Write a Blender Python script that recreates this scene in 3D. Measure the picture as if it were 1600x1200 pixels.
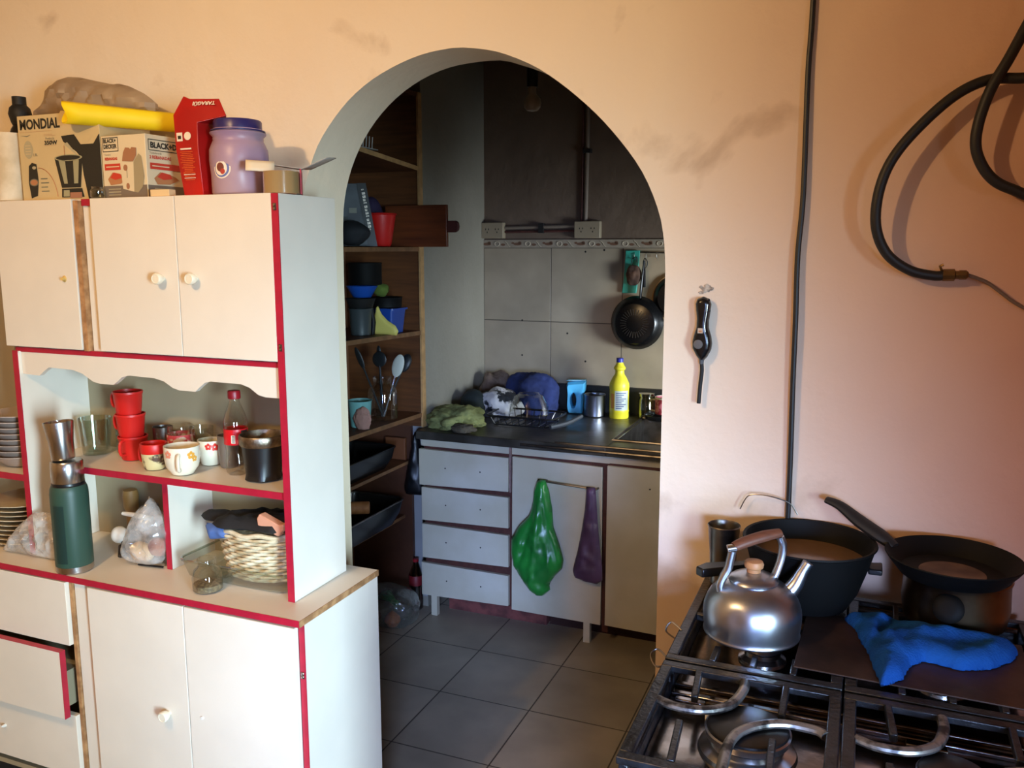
import bpy, bmesh, math, random
from mathutils import Vector, Matrix, noise
random.seed(7)
PI = math.pi
S = bpy.context.scene
COL = S.collection
for o in list(bpy.data.objects): bpy.data.objects.remove(o)

# ------------------------------------------------------------------ camera
cd = bpy.data.cameras.new('camera'); cam = bpy.data.objects.new('camera', cd); COL.objects.link(cam)
cam.location = (0, 0, 1.65)
cam.rotation_euler = (math.radians(90 - 8.99), 0, math.radians(22.3))
cd.sensor_width = 36; cd.lens = 30.15; cd.clip_start = 0.02
S.camera = cam
# ------------------------------------------------------------------ world, lights, exposure
W = bpy.data.worlds.new('world'); S.world = W; W.use_nodes = True
W.node_tree.nodes['Background'].inputs[0].default_value = (0.75, 0.85, 1, 1)
W.node_tree.nodes['Background'].inputs[1].default_value = 0.05
S.view_settings.view_transform = 'Standard'; S.view_settings.look = 'None'
S.view_settings.gamma = 1; S.view_settings.use_curve_mapping = False
S.view_settings.exposure = 0.2
def area(name, loc, target, sx, sy, power, color, spread=180):
    l = bpy.data.lights.new(name, 'AREA'); l.shape = 'RECTANGLE'; l.size = sx; l.size_y = sy
    l.energy = power; l.color = color; l.spread = math.radians(spread)
    o = bpy.data.objects.new(name, l); COL.objects.link(o); o.location = loc
    o.rotation_euler = (Vector(target) - Vector(loc)).to_track_quat('-Z', 'Y').to_euler()
    return o
# daylight through the front-room doorway behind and to the right of the camera
area('daylight_door', (1.88, -0.6, 1.05), (-1.35, 1.75, 0.75), 0.7, 1.5, 23, (0.58, 0.83, 1.0), 42)
area('daylight_window', (0.95, -2.45, 1.2), (-1.25, 3.2, 0.10), 1.0, 1.0, 16.5, (0.38, 0.55, 1.0), 30)
# daylight through the small kitchen window on the right
area('kitchen_window_light', (0.85, 3.15, 1.18), (-0.65, 4.02, 0.98), 0.6, 0.45, 11, (0.78, 0.90, 1.0), 64)
# the bare warm bulb of the front room
pl = bpy.data.lights.new('ceiling_bulb_light', 'POINT'); pl.energy = 52; pl.color = (1.0, 0.65, 0.31); pl.shadow_soft_size = 0.035
po = bpy.data.objects.new('ceiling_bulb_light', pl); COL.objects.link(po); po.location = (-1.33, 0.12, 2.40)

# ------------------------------------------------------------------ materials
def lin(c):
    return tuple(((v/255)/12.92 if v/255 <= 0.04045 else ((v/255+0.055)/1.055)**2.4) for v in c)
MATS = {}
def mat(name, rgb, rough=0.5, metal=0.0, var=0.0, scale=8, bump=0.0, bscale=60, rgb2=None, spec=0.5, lo=0.4, hi=0.65, emit=None, coat=0, stretch=None):
    if name in MATS: return MATS[name]
    m = bpy.data.materials.new(name); m.use_nodes = True; nt = m.node_tree; N = nt.nodes; L = nt.links
    b = N['Principled BSDF']; c = lin(rgb) + (1,)
    b.inputs['Base Color'].default_value = c; b.inputs['Roughness'].default_value = rough
    b.inputs['Metallic'].default_value = metal; b.inputs['Specular IOR Level'].default_value = spec
    b.inputs['Coat Weight'].default_value = coat
    tc = N.new('ShaderNodeTexCoord'); vec = tc.outputs['Object']
    if stretch:
        mp = N.new('ShaderNodeMapping'); mp.inputs['Scale'].default_value = stretch; L.new(vec, mp.inputs[0]); vec = mp.outputs[0]
    if var > 0 or rgb2:
        n = N.new('ShaderNodeTexNoise'); n.inputs['Scale'].default_value = scale; n.inputs['Detail'].default_value = 5
        L.new(vec, n.inputs['Vector'])
        r = N.new('ShaderNodeValToRGB'); L.new(n.outputs[0], r.inputs[0])
        c2 = lin(rgb2)+(1,) if rgb2 else tuple(v*(1-var) for v in c[:3])+(1,)
        r.color_ramp.elements[0].position = lo; r.color_ramp.elements[1].position = hi
        r.color_ramp.elements[0].color = c2; r.color_ramp.elements[1].color = c
        L.new(r.outputs[0], b.inputs['Base Color'])
        mr = N.new('ShaderNodeMapRange'); L.new(n.outputs[0], mr.inputs[0])
        mr.inputs[3].default_value = min(1, rough*1.25); mr.inputs[4].default_value = rough*0.85
        L.new(mr.outputs[0], b.inputs['Roughness'])
    if bump > 0:
        n2 = N.new('ShaderNodeTexNoise'); n2.inputs['Scale'].default_value = bscale; n2.inputs['Detail'].default_value = 6
        L.new(vec, n2.inputs['Vector'])
        bp = N.new('ShaderNodeBump'); bp.inputs['Strength'].default_value = bump; bp.inputs['Distance'].default_value = 0.004
        L.new(n2.outputs[0], bp.inputs['Height']); L.new(bp.outputs[0], b.inputs['Normal'])
    if emit: b.inputs['Emission Color'].default_value = lin(emit)+(1,); b.inputs['Emission Strength'].default_value = 1
    MATS[name] = m; return m
def thin(name, tint=(1, 1, 1), refl=0.12, rough=0.03, haze=0.0, hcol=(1, 1, 1), hscale=14, bump=0.0):
    """thin clear glass or film: what lies behind shows through, the edge reflects"""
    m = bpy.data.materials.new(name); m.use_nodes = True; nt = m.node_tree; N = nt.nodes; L = nt.links
    for n in list(N): N.remove(n)
    out = N.new('ShaderNodeOutputMaterial'); tr = N.new('ShaderNodeBsdfTransparent'); gl = N.new('ShaderNodeBsdfGlossy')
    tr.inputs[0].default_value = tint+(1,); gl.inputs['Roughness'].default_value = rough
    lw = N.new('ShaderNodeLayerWeight'); lw.inputs[0].default_value = 0.35
    mr = N.new('ShaderNodeMapRange'); mr.inputs[3].default_value = refl*0.6; mr.inputs[4].default_value = min(1, refl*5)
    L.new(lw.outputs['Facing'], mr.inputs[0])
    mx = N.new('ShaderNodeMixShader'); L.new(mr.outputs[0], mx.inputs[0]); L.new(tr.outputs[0], mx.inputs[1]); L.new(gl.outputs[0], mx.inputs[2])
    last = mx
    tc = N.new('ShaderNodeTexCoord')
    if haze > 0:
        df = N.new('ShaderNodeBsdfDiffuse'); df.inputs[0].default_value = hcol+(1,)
        n = N.new('ShaderNodeTexNoise'); n.inputs['Scale'].default_value = hscale; n.inputs['Detail'].default_value = 7
        L.new(tc.outputs['Object'], n.inputs['Vector'])
        r = N.new('ShaderNodeMapRange'); r.inputs[1].default_value = 0.35; r.inputs[2].default_value = 0.7
        r.inputs[3].default_value = haze*0.3; r.inputs[4].default_value = min(1, haze*1.6); L.new(n.outputs[0], r.inputs[0])
        m2 = N.new('ShaderNodeMixShader'); L.new(r.outputs[0], m2.inputs[0]); L.new(mx.outputs[0], m2.inputs[1]); L.new(df.outputs[0], m2.inputs[2]); last = m2
    if bump > 0:
        nb = N.new('ShaderNodeTexNoise'); nb.inputs['Scale'].default_value = 30; nb.inputs['Detail'].default_value = 4
        L.new(tc.outputs['Object'], nb.inputs['Vector'])
        bp = N.new('ShaderNodeBump'); bp.inputs['Strength'].default_value = bump; bp.inputs['Distance'].default_value = 0.01
        L.new(nb.outputs[0], bp.inputs['Height']); L.new(bp.outputs[0], gl.inputs['Normal']); L.new(bp.outputs[0], lw.inputs['Normal'])
    L.new(last.outputs[0], out.inputs[0]); MATS[name] = m; return m
def tilemat(name, c1, c2, grout, size, shift, plane, rough, mortar=0.003, stain=None):
    m = bpy.data.materials.new(name); m.use_nodes = True; nt = m.node_tree; N = nt.nodes; L = nt.links; b = N['Principled BSDF']
    g = N.new('ShaderNodeNewGeometry'); sp = N.new('ShaderNodeSeparateXYZ'); L.new(g.outputs['Position'], sp.inputs[0])
    cb = N.new('ShaderNodeCombineXYZ'); L.new(sp.outputs[0], cb.inputs[0]); L.new(sp.outputs[1 if plane == 'xy' else 2], cb.inputs[1])
    ad = N.new('ShaderNodeVectorMath'); ad.operation = 'SUBTRACT'; ad.inputs[1].default_value = (shift[0]-50*size, shift[1]-50*size, 0); L.new(cb.outputs[0], ad.inputs[0])
    br = N.new('ShaderNodeTexBrick'); br.offset = 0; br.inputs['Scale'].default_value = 1
    br.inputs['Brick Width'].default_value = size; br.inputs['Row Height'].default_value = size
    br.inputs['Mortar Size'].default_value = mortar; br.inputs['Mortar Smooth'].default_value = 0.3; br.inputs['Bias'].default_value = 0
    br.inputs['Color1'].default_value = lin(c1)+(1,); br.inputs['Color2'].default_value = lin(c2)+(1,); br.inputs['Mortar'].default_value = lin(grout)+(1,)
    L.new(ad.outputs[0], br.inputs['Vector'])
    n = N.new('ShaderNodeTexNoise'); n.inputs['Scale'].default_value = 5; n.inputs['Detail'].default_value = 8; L.new(g.outputs['Position'], n.inputs['Vector'])
    r = N.new('ShaderNodeMapRange'); r.inputs[1].default_value = 0.3; r.inputs[2].default_value = 0.7; r.inputs[3].default_value = 0.78; r.inputs[4].default_value = 1.08; L.new(n.outputs[0], r.inputs[0])
    mu = N.new('ShaderNodeVectorMath'); mu.operation = 'SCALE'; L.new(br.outputs[0], mu.inputs[0]); L.new(r.outputs[0], mu.inputs['Scale'])
    L.new(mu.outputs[0], b.inputs['Base Color']); b.inputs['Roughness'].default_value = rough
    bp = N.new('ShaderNodeBump'); bp.invert = True; bp.inputs['Strength'].default_value = 0.6; bp.inputs['Distance'].default_value = 0.003
    L.new(br.outputs['Fac'], bp.inputs['Height']); L.new(bp.outputs[0], b.inputs['Normal'])
    MATS[name] = m; return m
def wallmat(name, c, c2, dirt, bump=0.35, dirt_lo=0.69, low=None, left=None):
    """old lumpy painted plaster with worn patches"""
    m = bpy.data.materials.new(name); m.use_nodes = True; nt = m.node_tree; N = nt.nodes; L = nt.links; b = N['Principled BSDF']
    g = N.new('ShaderNodeNewGeometry')
    def nz(s, d, dist=0):
        n = N.new('ShaderNodeTexNoise'); n.inputs['Scale'].default_value = s; n.inputs['Detail'].default_value = d; n.inputs['Distortion'].default_value = dist
        L.new(g.outputs['Position'], n.inputs['Vector']); return n
    a = nz(1.7, 6); r = N.new('ShaderNodeValToRGB'); L.new(a.outputs[0], r.inputs[0])
    r.color_ramp.elements[0].position = 0.35; r.color_ramp.elements[1].position = 0.65
    r.color_ramp.elements[0].color = lin(c2)+(1,); r.color_ramp.elements[1].color = lin(c)+(1,)
    base = r.outputs[0]
    if left:   # cream fading to pink rightwards: uneven lighting put into the wall colour
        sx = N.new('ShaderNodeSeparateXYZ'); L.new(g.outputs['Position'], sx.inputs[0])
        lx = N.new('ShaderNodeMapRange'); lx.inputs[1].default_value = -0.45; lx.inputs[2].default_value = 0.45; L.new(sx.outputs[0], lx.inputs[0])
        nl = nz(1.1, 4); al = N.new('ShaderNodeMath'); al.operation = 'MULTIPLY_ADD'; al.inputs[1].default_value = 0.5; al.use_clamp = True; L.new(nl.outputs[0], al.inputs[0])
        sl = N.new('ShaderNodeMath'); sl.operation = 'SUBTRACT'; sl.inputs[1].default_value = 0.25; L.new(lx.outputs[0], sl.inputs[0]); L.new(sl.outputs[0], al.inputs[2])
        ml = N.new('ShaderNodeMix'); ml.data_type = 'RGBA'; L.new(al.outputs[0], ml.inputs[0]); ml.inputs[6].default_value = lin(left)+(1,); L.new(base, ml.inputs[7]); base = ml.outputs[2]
    d = nz(9, 10, 0.6); r2 = N.new('ShaderNodeMapRange'); r2.inputs[1].default_value = dirt_lo; r2.inputs[2].default_value = dirt_lo+0.12; r2.inputs[4].default_value = 0.16
    L.new(d.outputs[0], r2.inputs[0]); fac = r2.outputs[0]
    if low:   # greasy spatter that gathers low by the stove
        sp = N.new('ShaderNodeSeparateXYZ'); L.new(g.outputs['Position'], sp.inputs[0])
        h = N.new('ShaderNodeMapRange'); h.inputs[1].default_value = low[0]; h.inputs[2].default_value = low[1]; h.inputs[3].default_value = 0; h.inputs[4].default_value = 0.24
        L.new(sp.outputs[2], h.inputs[0])
        dd = nz(4, 10, 0.4); ad = N.new('ShaderNodeMath'); ad.operation = 'ADD'; L.new(dd.outputs[0], ad.inputs[0]); L.new(h.outputs[0], ad.inputs[1])
        h2 = N.new('ShaderNodeMapRange'); h2.inputs[1].default_value = 0.66; h2.inputs[2].default_value = 0.82; h2.inputs[4].default_value = 0.6; L.new(ad.outputs[0], h2.inputs[0])
        mx0 = N.new('ShaderNodeMath'); mx0.operation = 'MAXIMUM'; L.new(fac, mx0.inputs[0]); L.new(h2.outputs[0], mx0.inputs[1]); fac = mx0.outputs[0]
    mx = N.new('ShaderNodeMix'); mx.data_type = 'RGBA'; L.new(fac, mx.inputs[0]); L.new(base, mx.inputs[6]); mx.inputs[7].default_value = lin(dirt)+(1,)
    L.new(mx.outputs[2], b.inputs['Base Color']); b.inputs['Roughness'].default_value = 0.62; b.inputs['Specular IOR Level'].default_value = 0.3
    b1 = nz(7, 3); b2 = nz(70, 6); ad2 = N.new('ShaderNodeMath'); ad2.operation = 'MULTIPLY_ADD'; ad2.inputs[1].default_value = 0.12
    L.new(b2.outputs[0], ad2.inputs[0]); L.new(b1.outputs[0], ad2.inputs[2])
    bp = N.new('ShaderNodeBump'); bp.inputs['Strength'].default_value = bump; bp.inputs['Distance'].default_value = 0.02
    L.new(ad2.outputs[0], bp.inputs['Height']); L.new(bp.outputs[0], b.inputs['Normal'])
    MATS[name] = m; return m

# ------------------------------------------------------------------ mesh building
class MB:
    def __init__(s, off=None): s.bm = bmesh.new(); s.mats = []; s.M = Matrix.Translation(-Vector(off)) if off is not None else Matrix()
    def mi(s, m):
        if m not in s.mats: s.mats.append(m)
        return s.mats.index(m)
    def v(s, p): return s.bm.verts.new(s.M @ Vector(p))
    def f(s, vs, i):
        try: f = s.bm.faces.new(vs); f.material_index = i; f.smooth = True; return f
        except ValueError: return None
    def box(s, x0, x1, y0, y1, z0, z1, m):
        i = s.mi(m); c = [s.v((x, y, z)) for z in (z0, z1) for y in (y0, y1) for x in (x0, x1)]
        for q in ((0,2,3,1),(4,5,7,6),(0,1,5,4),(2,6,7,3),(0,4,6,2),(1,3,7,5)): s.f([c[k] for k in q], i)
        return s
    def lathe(s, prof, m, c=(0,0,0), seg=32, axis=None, sx=1, sy=1, fn=None):
        """prof = [(r, z)]; axis rotates +Z to the given direction"""
        i = s.mi(m); R = Matrix()
        if axis is not None: R = Vector((0,0,1)).rotation_difference(Vector(axis)).to_matrix().to_4x4()
        T = Matrix.Translation(Vector(c)) @ R; rows = []
        for (r, z) in prof:
            if r < 1e-6: rows.append([s.v(T @ Vector((0,0,z)))])
            else:
                row = []
                for k in range(seg):
                    a = 2*PI*k/seg; rr = r*(fn(a, z) if fn else 1); row.append(s.v(T @ Vector((rr*math.cos(a)*sx, rr*math.sin(a)*sy, z))))
                rows.append(row)
        for a, b in zip(rows, rows[1:]):
            for k in range(seg):
                k2 = (k+1) % seg
                if len(a) == 1 and len(b) == 1: continue
                if len(a) == 1: s.f([a[0], b[k2], b[k]], i)
                elif len(b) == 1: s.f([a[k], a[k2], b[0]], i)
                else: s.f([a[k], a[k2], b[k2], b[k]], i)
        return s
    def tube(s, pts, r, m, seg=10, closed=False, flat=1.0, smooth=0):
        i = s.mi(m); P = [Vector(p) for p in pts]
        if smooth: P = spline(P, smooth, closed)
        n = len(P); rs = r if isinstance(r, (list, tuple)) else [r]*n
        if len(rs) != n: rs = [rs[min(len(rs)-1, int(k*(len(rs)-1)/max(1, n-1)))]*(1-((k*(len(rs)-1)/max(1, n-1)) % 1)) + rs[min(len(rs)-1, int(k*(len(rs)-1)/max(1, n-1))+1)]*((k*(len(rs)-1)/max(1, n-1)) % 1) for k in range(n)]
        rows = []; up = None
        for k in range(n):
            if closed: t = (P[(k+1) % n]-P[k-1]).normalized()
            else: t = (P[min(k+1, n-1)]-P[max(k-1, 0)]).normalized()
            if up is None: up = Vector((0,0,1)) if abs(t.z) < 0.9 else Vector((1,0,0))
            x = t.cross(up).normalized(); up = x.cross(t).normalized()
            rows.append([s.v(P[k] + x*rs[k]*math.cos(2*PI*j/seg) + up*rs[k]*flat*math.sin(2*PI*j/seg)) for j in range(seg)])
        pr = list(zip(rows, rows[1:])) + ([(rows[-1], rows[0])] if closed else [])
        for a, b in pr:
            for j in range(seg): s.f([a[j], a[(j+1) % seg], b[(j+1) % seg], b[j]], i)
        if not closed: s.f(rows[0][::-1], i); s.f(rows[-1], i)
        return s
    def prism(s, pts, plane, a, b, m):
        i = s.mi(m)
        def P(u, v, w): return {'xz': (u, w, v), 'xy': (u, v, w), 'yz': (w, u, v)}[plane]
        A = [s.v(P(u, v, a)) for u, v in pts]; B = [s.v(P(u, v, b)) for u, v in pts]
        s.f(A, i); s.f(B[::-1], i); n = len(pts)
        for k in range(n): s.f([A[k], B[k], B[(k+1) % n], A[(k+1) % n]], i)
        return s
    def bar(s, p, q, w, h, m):
        """straight bar of width w and height h from p to q"""
        i = s.mi(m); p = Vector(p); q = Vector(q); t = (q-p).normalized(); up = Vector((0,0,1)) if abs(t.z) < 0.95 else Vector((0,1,0))
        x = t.cross(up).normalized(); u = x.cross(t).normalized()
        c = [s.v(e + x*a*w/2 + u*b*h/2) for e in (p, q) for a, b in ((-1,-1),(1,-1),(1,1),(-1,1))]
        for qd in ((0,3,2,1),(4,5,6,7),(0,1,5,4),(1,2,6,5),(2,3,7,6),(3,0,4,7)): s.f([c[k] for k in qd], i)
        return s
    def blob(s, c, r, m, amp=0.0, fr=8, seed=0, sub=4, floor=None, ridge=False, amp2=0.0):
        i = s.mi(m); t = bmesh.new(); bmesh.ops.create_icosphere(t, subdivisions=sub, radius=1); mp = {}
        for v in t.verts:
            d = v.co.normalized(); q = d*fr*0.25 + Vector((seed*3.1, seed*1.7, seed*0.9)); nn = noise.noise(q)
            if ridge: nn = 1-2*abs(noise.noise(q))-0.5+0.5*noise.noise(q*2.3)
            k = 1+amp*nn+amp2*(0.5-abs(noise.noise(q*4.1)))
            p = Vector(c)+Vector((d.x*r[0], d.y*r[1], d.z*r[2]))*k
            if floor is not None and p.z < floor: p.z = floor + 0.0005*k
            mp[v] = s.v(p)
        for f in t.faces: s.f([mp[v] for v in f.verts], i)
        t.free(); return s
    def puffy(s, out, T, D, m, frame, amp=0.0, fr=20, seed=0, back=1.0, res=24, crease=None, minus=0.0):
        """cushion-like solid grown from an outline; frame(u, v, w) -> 3-D point"""
        i = s.mi(m); us = [p[0] for p in out]; vs = [p[1] for p in out]; u0, u1, v0, v1 = min(us), max(us), min(vs), max(vs)
        st = max(u1-u0, v1-v0)/res; nU = int((u1-u0)/st)+2; nV = int((v1-v0)/st)+2
        def inside(u, v):
            r = False; n = len(out); j = n-1
            for k in range(n):
                a, b = out[k], out[j]
                if (a[1] > v) != (b[1] > v) and u < (b[0]-a[0])*(v-a[1])/(b[1]-a[1])+a[0]: r = not r
                j = k
            return r
        def near(u, v):
            best = 9; bp = (u, v); n = len(out)
            for k in range(n):
                a, b = out[k], out[(k+1) % n]; dx, dy = b[0]-a[0], b[1]-a[1]; L2 = dx*dx+dy*dy or 1e-9
                t = max(0, min(1, ((u-a[0])*dx+(v-a[1])*dy)/L2)); p = (a[0]+dx*t, a[1]+dy*t); d = math.hypot(u-p[0], v-p[1])
                if d < best: best, bp = d, p
            return best, bp
        G = {}
        for a in range(-1, nU+1):
            for b in range(-1, nV+1):
                u, v = u0+a*st, v0+b*st; ins = inside(u, v); d, bp = near(u, v)
                if ins or d < st*0.75:
                    if not ins or d < st*0.3: u, v = bp; d = 0
                    G[(a, b)] = (u, v, d)
        VF = {}; VB = {}
        for k, (u, v, d) in G.items():
            h = T*math.sqrt(max(0, 1-(1-min(d/D, 1))**2)); e = min(d/D, 1)
            if amp and d > 0:
                q = Vector((u*fr+seed, v*fr-seed, seed*1.3)); h += e*amp*(0.6-2*abs(noise.noise(q))+0.5*noise.noise(q*2.7))
            if crease and d > 0: h += e*crease(u, v)
            h = max(h, 0.0004 if d > 0 else 0)
            VF[k] = s.v(frame(u, v, h)); VB[k] = VF[k] if d == 0 else s.v(frame(u, v, -h*back-minus))
        for a in range(-1, nU):
            for b in range(-1, nV):
                ks = [(a, b), (a+1, b), (a+1, b+1), (a, b+1)]; q = [k for k in ks if k in G]
                if len(q) >= 3:
                    if len(q) == 4 or True:
                        F = [VF[k] for k in q]; B = [VB[k] for k in q][::-1]
                        s.f(F, i)
                        if any(VF[k] is not VB[k] for k in q): s.f(B, i)
        bmesh.ops.remove_doubles(s.bm, verts=s.bm.verts, dist=1e-5)
        return s
    def sheet(s, fn, nu, nv, m, closed=False):
        i = s.mi(m); G = [[s.v(fn(a/nu, b/nv)) for b in range(nv+1)] for a in range(nu+(0 if closed else 1))]
        for a in range(nu):
            A, B = G[a], G[(a+1) % len(G)]
            for b in range(nv): s.f([A[b], B[b], B[b+1], A[b+1]], i)
        return s
    def build(s, name, parent=None, bevel=0, sub=0, flat=35, solid=0):
        bmesh.ops.recalc_face_normals(s.bm, faces=s.bm.faces)
        me = bpy.data.meshes.new(name); s.bm.to_mesh(me); s.bm.free()
        for m in s.mats: me.materials.append(m)
        o = bpy.data.objects.new(name, me); COL.objects.link(o)
        if parent is not None: o.parent = parent
        if solid: md = o.modifiers.new('Solidify', 'SOLIDIFY'); md.thickness = solid; md.offset = 0
        if bevel: md = o.modifiers.new('Bevel', 'BEVEL'); md.width = bevel; md.segments = 2; md.limit_method = 'ANGLE'
        if sub: md = o.modifiers.new('Subdivision', 'SUBSURF'); md.levels = sub; md.render_levels = sub
        try: me.set_sharp_from_angle(angle=math.radians(flat))
        except Exception: pass
        return o
def spline(P, k, closed=False):
    out = []; n = len(P); rng = n if closed else n-1
    for a in range(rng):
        p0 = P[(a-1) % n] if (closed or a > 0) else P[0]; p1 = P[a]; p2 = P[(a+1) % n]; p3 = P[(a+2) % n] if (closed or a+2 < n) else P[-1]
        for j in range(k):
            t = j/k; out.append(0.5*((2*p1)+(p2-p0)*t+(2*p0-5*p1+4*p2-p3)*t*t+(3*p1-p0-3*p2+p3)*t**3))
    if not closed: out.append(P[-1])
    return out
def thing(name, label, cat, loc=(0,0,0), rz=0, group=None):
    o = bpy.data.objects.new(name, None); COL.objects.link(o); o.location = loc; o.rotation_euler = (0,0,rz)
    o.empty_display_size = 0.05; return tag(o, label, cat, group)
def tag(o, label=None, cat=None, group=None, kind=None, loc=None, rz=None, rot=None):
    if label: o['label'] = label
    if cat: o['category'] = cat
    if group: o['group'] = group
    if kind: o['kind'] = kind
    if loc is not None: o.location = loc
    if rz is not None: o.rotation_euler = (0,0,rz)
    if rot is not None: o.rotation_euler = rot
    return o
def struct(name, mb, **k): o = mb.build(name, **k); o['kind'] = 'structure'; return o
def dup(root, loc, rz, label, group=None):
    r = root.copy(); COL.objects.link(r); r.location = loc; r.rotation_euler = (0,0,rz); r['label'] = label
    if group: r['group'] = group
    for ch in list(root.children):
        c = ch.copy(); COL.objects.link(c); c.parent = r
        for g in ch.children: d = g.copy(); COL.objects.link(d); d.parent = c
    return r
def text(mb, body, m, frame, size, align='LEFT', bold=0.0, sx=1.0, thick=0.0):
    """flat lettering laid into mb through frame(u, v)"""
    cu = bpy.data.curves.new('lettering', 'FONT'); cu.body = body; cu.size = size; cu.align_x = align; cu.offset = bold; cu.resolution_u = 3
    o = bpy.data.objects.new('lettering', cu); COL.objects.link(o)
    dg = bpy.context.evaluated_depsgraph_get(); me = o.evaluated_get(dg).to_mesh(); i = mb.mi(m)
    vs = [mb.v(frame(v.co.x*sx, v.co.y)) for v in me.vertices]
    for p in me.polygons: mb.f([vs[k] for k in p.vertices], i)
    o.evaluated_get(dg).to_mesh_clear(); bpy.data.objects.remove(o); bpy.data.curves.remove(cu)
def flatpoly(mb, pts, m, frame): mb.f([mb.v(frame(u, v)) for u, v in pts], mb.mi(m))
def rect(mb, u0, u1, v0, v1, m, frame): flatpoly(mb, [(u0,v0),(u1,v0),(u1,v1),(u0,v1)], m, frame)
def ell(cu, cv, a, b, n=24, t0=0, t1=2*PI): return [(cu+a*math.cos(t0+(t1-t0)*k/n), cv+b*math.sin(t0+(t1-t0)*k/n)) for k in range(n + (0 if abs(t1-t0-2*PI) < 1e-6 else 1))]
def wrap_rect(mb, r, a0, a1, z0, z1, m, n=10, rz=None, nz=1):
    """patch lying on a cylinder of radius r (or radius function rz(z))"""
    mb.sheet(lambda u, v: ((rz(z0+(z1-z0)*v) if rz else r)*math.cos(a0+(a1-a0)*u), (rz(z0+(z1-z0)*v) if rz else r)*math.sin(a0+(a1-a0)*u), z0+(z1-z0)*v), n, nz, m)
def wrap_disc(mb, R, ac, zc, rad, m, rz=None):
    mb.sheet(lambda u, v: (lambda a, z: ((rz(z) if rz else R)*math.cos(a), (rz(z) if rz else R)*math.sin(a), z))(ac+rad*v*math.cos(2*PI*u)/R, zc+rad*v*math.sin(2*PI*u)), 20, 4, m)

# ================================================================== palette
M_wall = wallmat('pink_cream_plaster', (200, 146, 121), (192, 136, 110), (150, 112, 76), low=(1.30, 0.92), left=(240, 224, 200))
M_jamb = wallmat('arch_plaster', (232, 214, 186), (222, 204, 176), (150, 135, 110))
M_kwall = wallmat('grey_plaster', (148, 142, 128), (134, 128, 114), (112, 106, 98), bump=0.5)
M_kfar = wallmat('sooty_plaster', (122, 104, 88), (106, 90, 76), (150, 145, 138), bump=0.6, dirt_lo=0.68)
M_ceil = mat('ceiling_paint', (200, 185, 165), 0.8, var=0.1, scale=3)
M_floor = tilemat('floor_tiles', (172, 160, 142), (162, 150, 132), (74, 64, 54), 0.36, (-1.395, 2.685), 'xy', 0.42)
M_tile = tilemat('wall_tiles', (166, 152, 130), (158, 144, 122), (84, 74, 64), 0.3625, (-1.80, 1.652), 'xz', 0.3, mortar=0.0025)
M_cream = mat('cream_laminate', (230, 219, 202), 0.42, var=0.05, scale=6, bump=0.05, bscale=300)
M_inner = mat('cabinet_interior', (162, 146, 116), 0.6, var=0.07, scale=5)
M_red = mat('red_edging', (178, 24, 52), 0.4, var=0.15, scale=30)
M_wood = mat('raw_chipboard', (188, 140, 92), 0.7, rgb2=(148, 104, 64), scale=40, bump=0.2)
M_lam2 = mat('sink_laminate', (206, 200, 182), 0.5, rgb2=(192, 184, 160), scale=4)
M_brown = mat('brown_edging', (84, 42, 34), 0.6, var=0.3, scale=40)
M_brick = mat('red_brick_plinth', (120, 62, 56), 0.9, rgb2=(84, 44, 40), scale=18, bump=0.5)
M_dark = mat('dark_gap', (22, 18, 16), 0.8)
M_shelf = mat('varnished_shelf_board', (112, 66, 32), 0.5, rgb2=(84, 48, 22), scale=5, stretch=(1, 1, 12), lo=0.3, hi=0.7)
M_shelfedge = mat('pale_board_edge', (196, 150, 96), 0.6, var=0.25, scale=25)
M_steel = mat('stainless_steel', (196, 194, 192), 0.24, 1.0, var=0.15, scale=10)
M_steeld = mat('worn_steel', (150, 146, 142), 0.32, 1.0, rgb2=(110, 104, 98), scale=14)
M_alu = mat('brushed_aluminium', (196, 202, 214), 0.3, 1.0, rgb2=(166, 170, 182), scale=7, bump=0.03, bscale=25)
M_black = mat('black_plastic', (18, 18, 20), 0.35)
M_blackm = mat('matt_black', (20, 19, 18), 0.6, var=0.3, scale=20)
M_iron = mat('greasy_enamelled_iron', (30, 34, 41), 0.3, rgb2=(12, 13, 16), scale=30, bump=0.35, bscale=120)
M_ironw = mat('worn_bare_iron', (150, 148, 146), 0.35, 0.8, rgb2=(62, 60, 60), scale=35, lo=0.42, hi=0.55)
M_top = mat('stove_top_steel', (176, 174, 176), 0.15, 1.0, rgb2=(120, 112, 106), scale=16, bump=0.06, bscale=40)
M_white = mat('white_plastic', (230, 228, 220), 0.35)
M_cera = mat('cream_ceramic', (232, 222, 198), 0.25, coat=0.3)
M_glass = thin('clear_glass', (0.93, 0.95, 0.93), 0.13)
M_glassg = thin('greenish_glass', (0.82, 0.88, 0.84), 0.16)
M_film = thin('clear_plastic_film', (0.96, 0.96, 0.96), 0.12, 0.08, haze=0.26, hcol=(0.9, 0.85, 0.8), hscale=22, bump=0.9)
M_pet = thin('clear_bottle_plastic', (0.9, 0.9, 0.88), 0.12)

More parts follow.
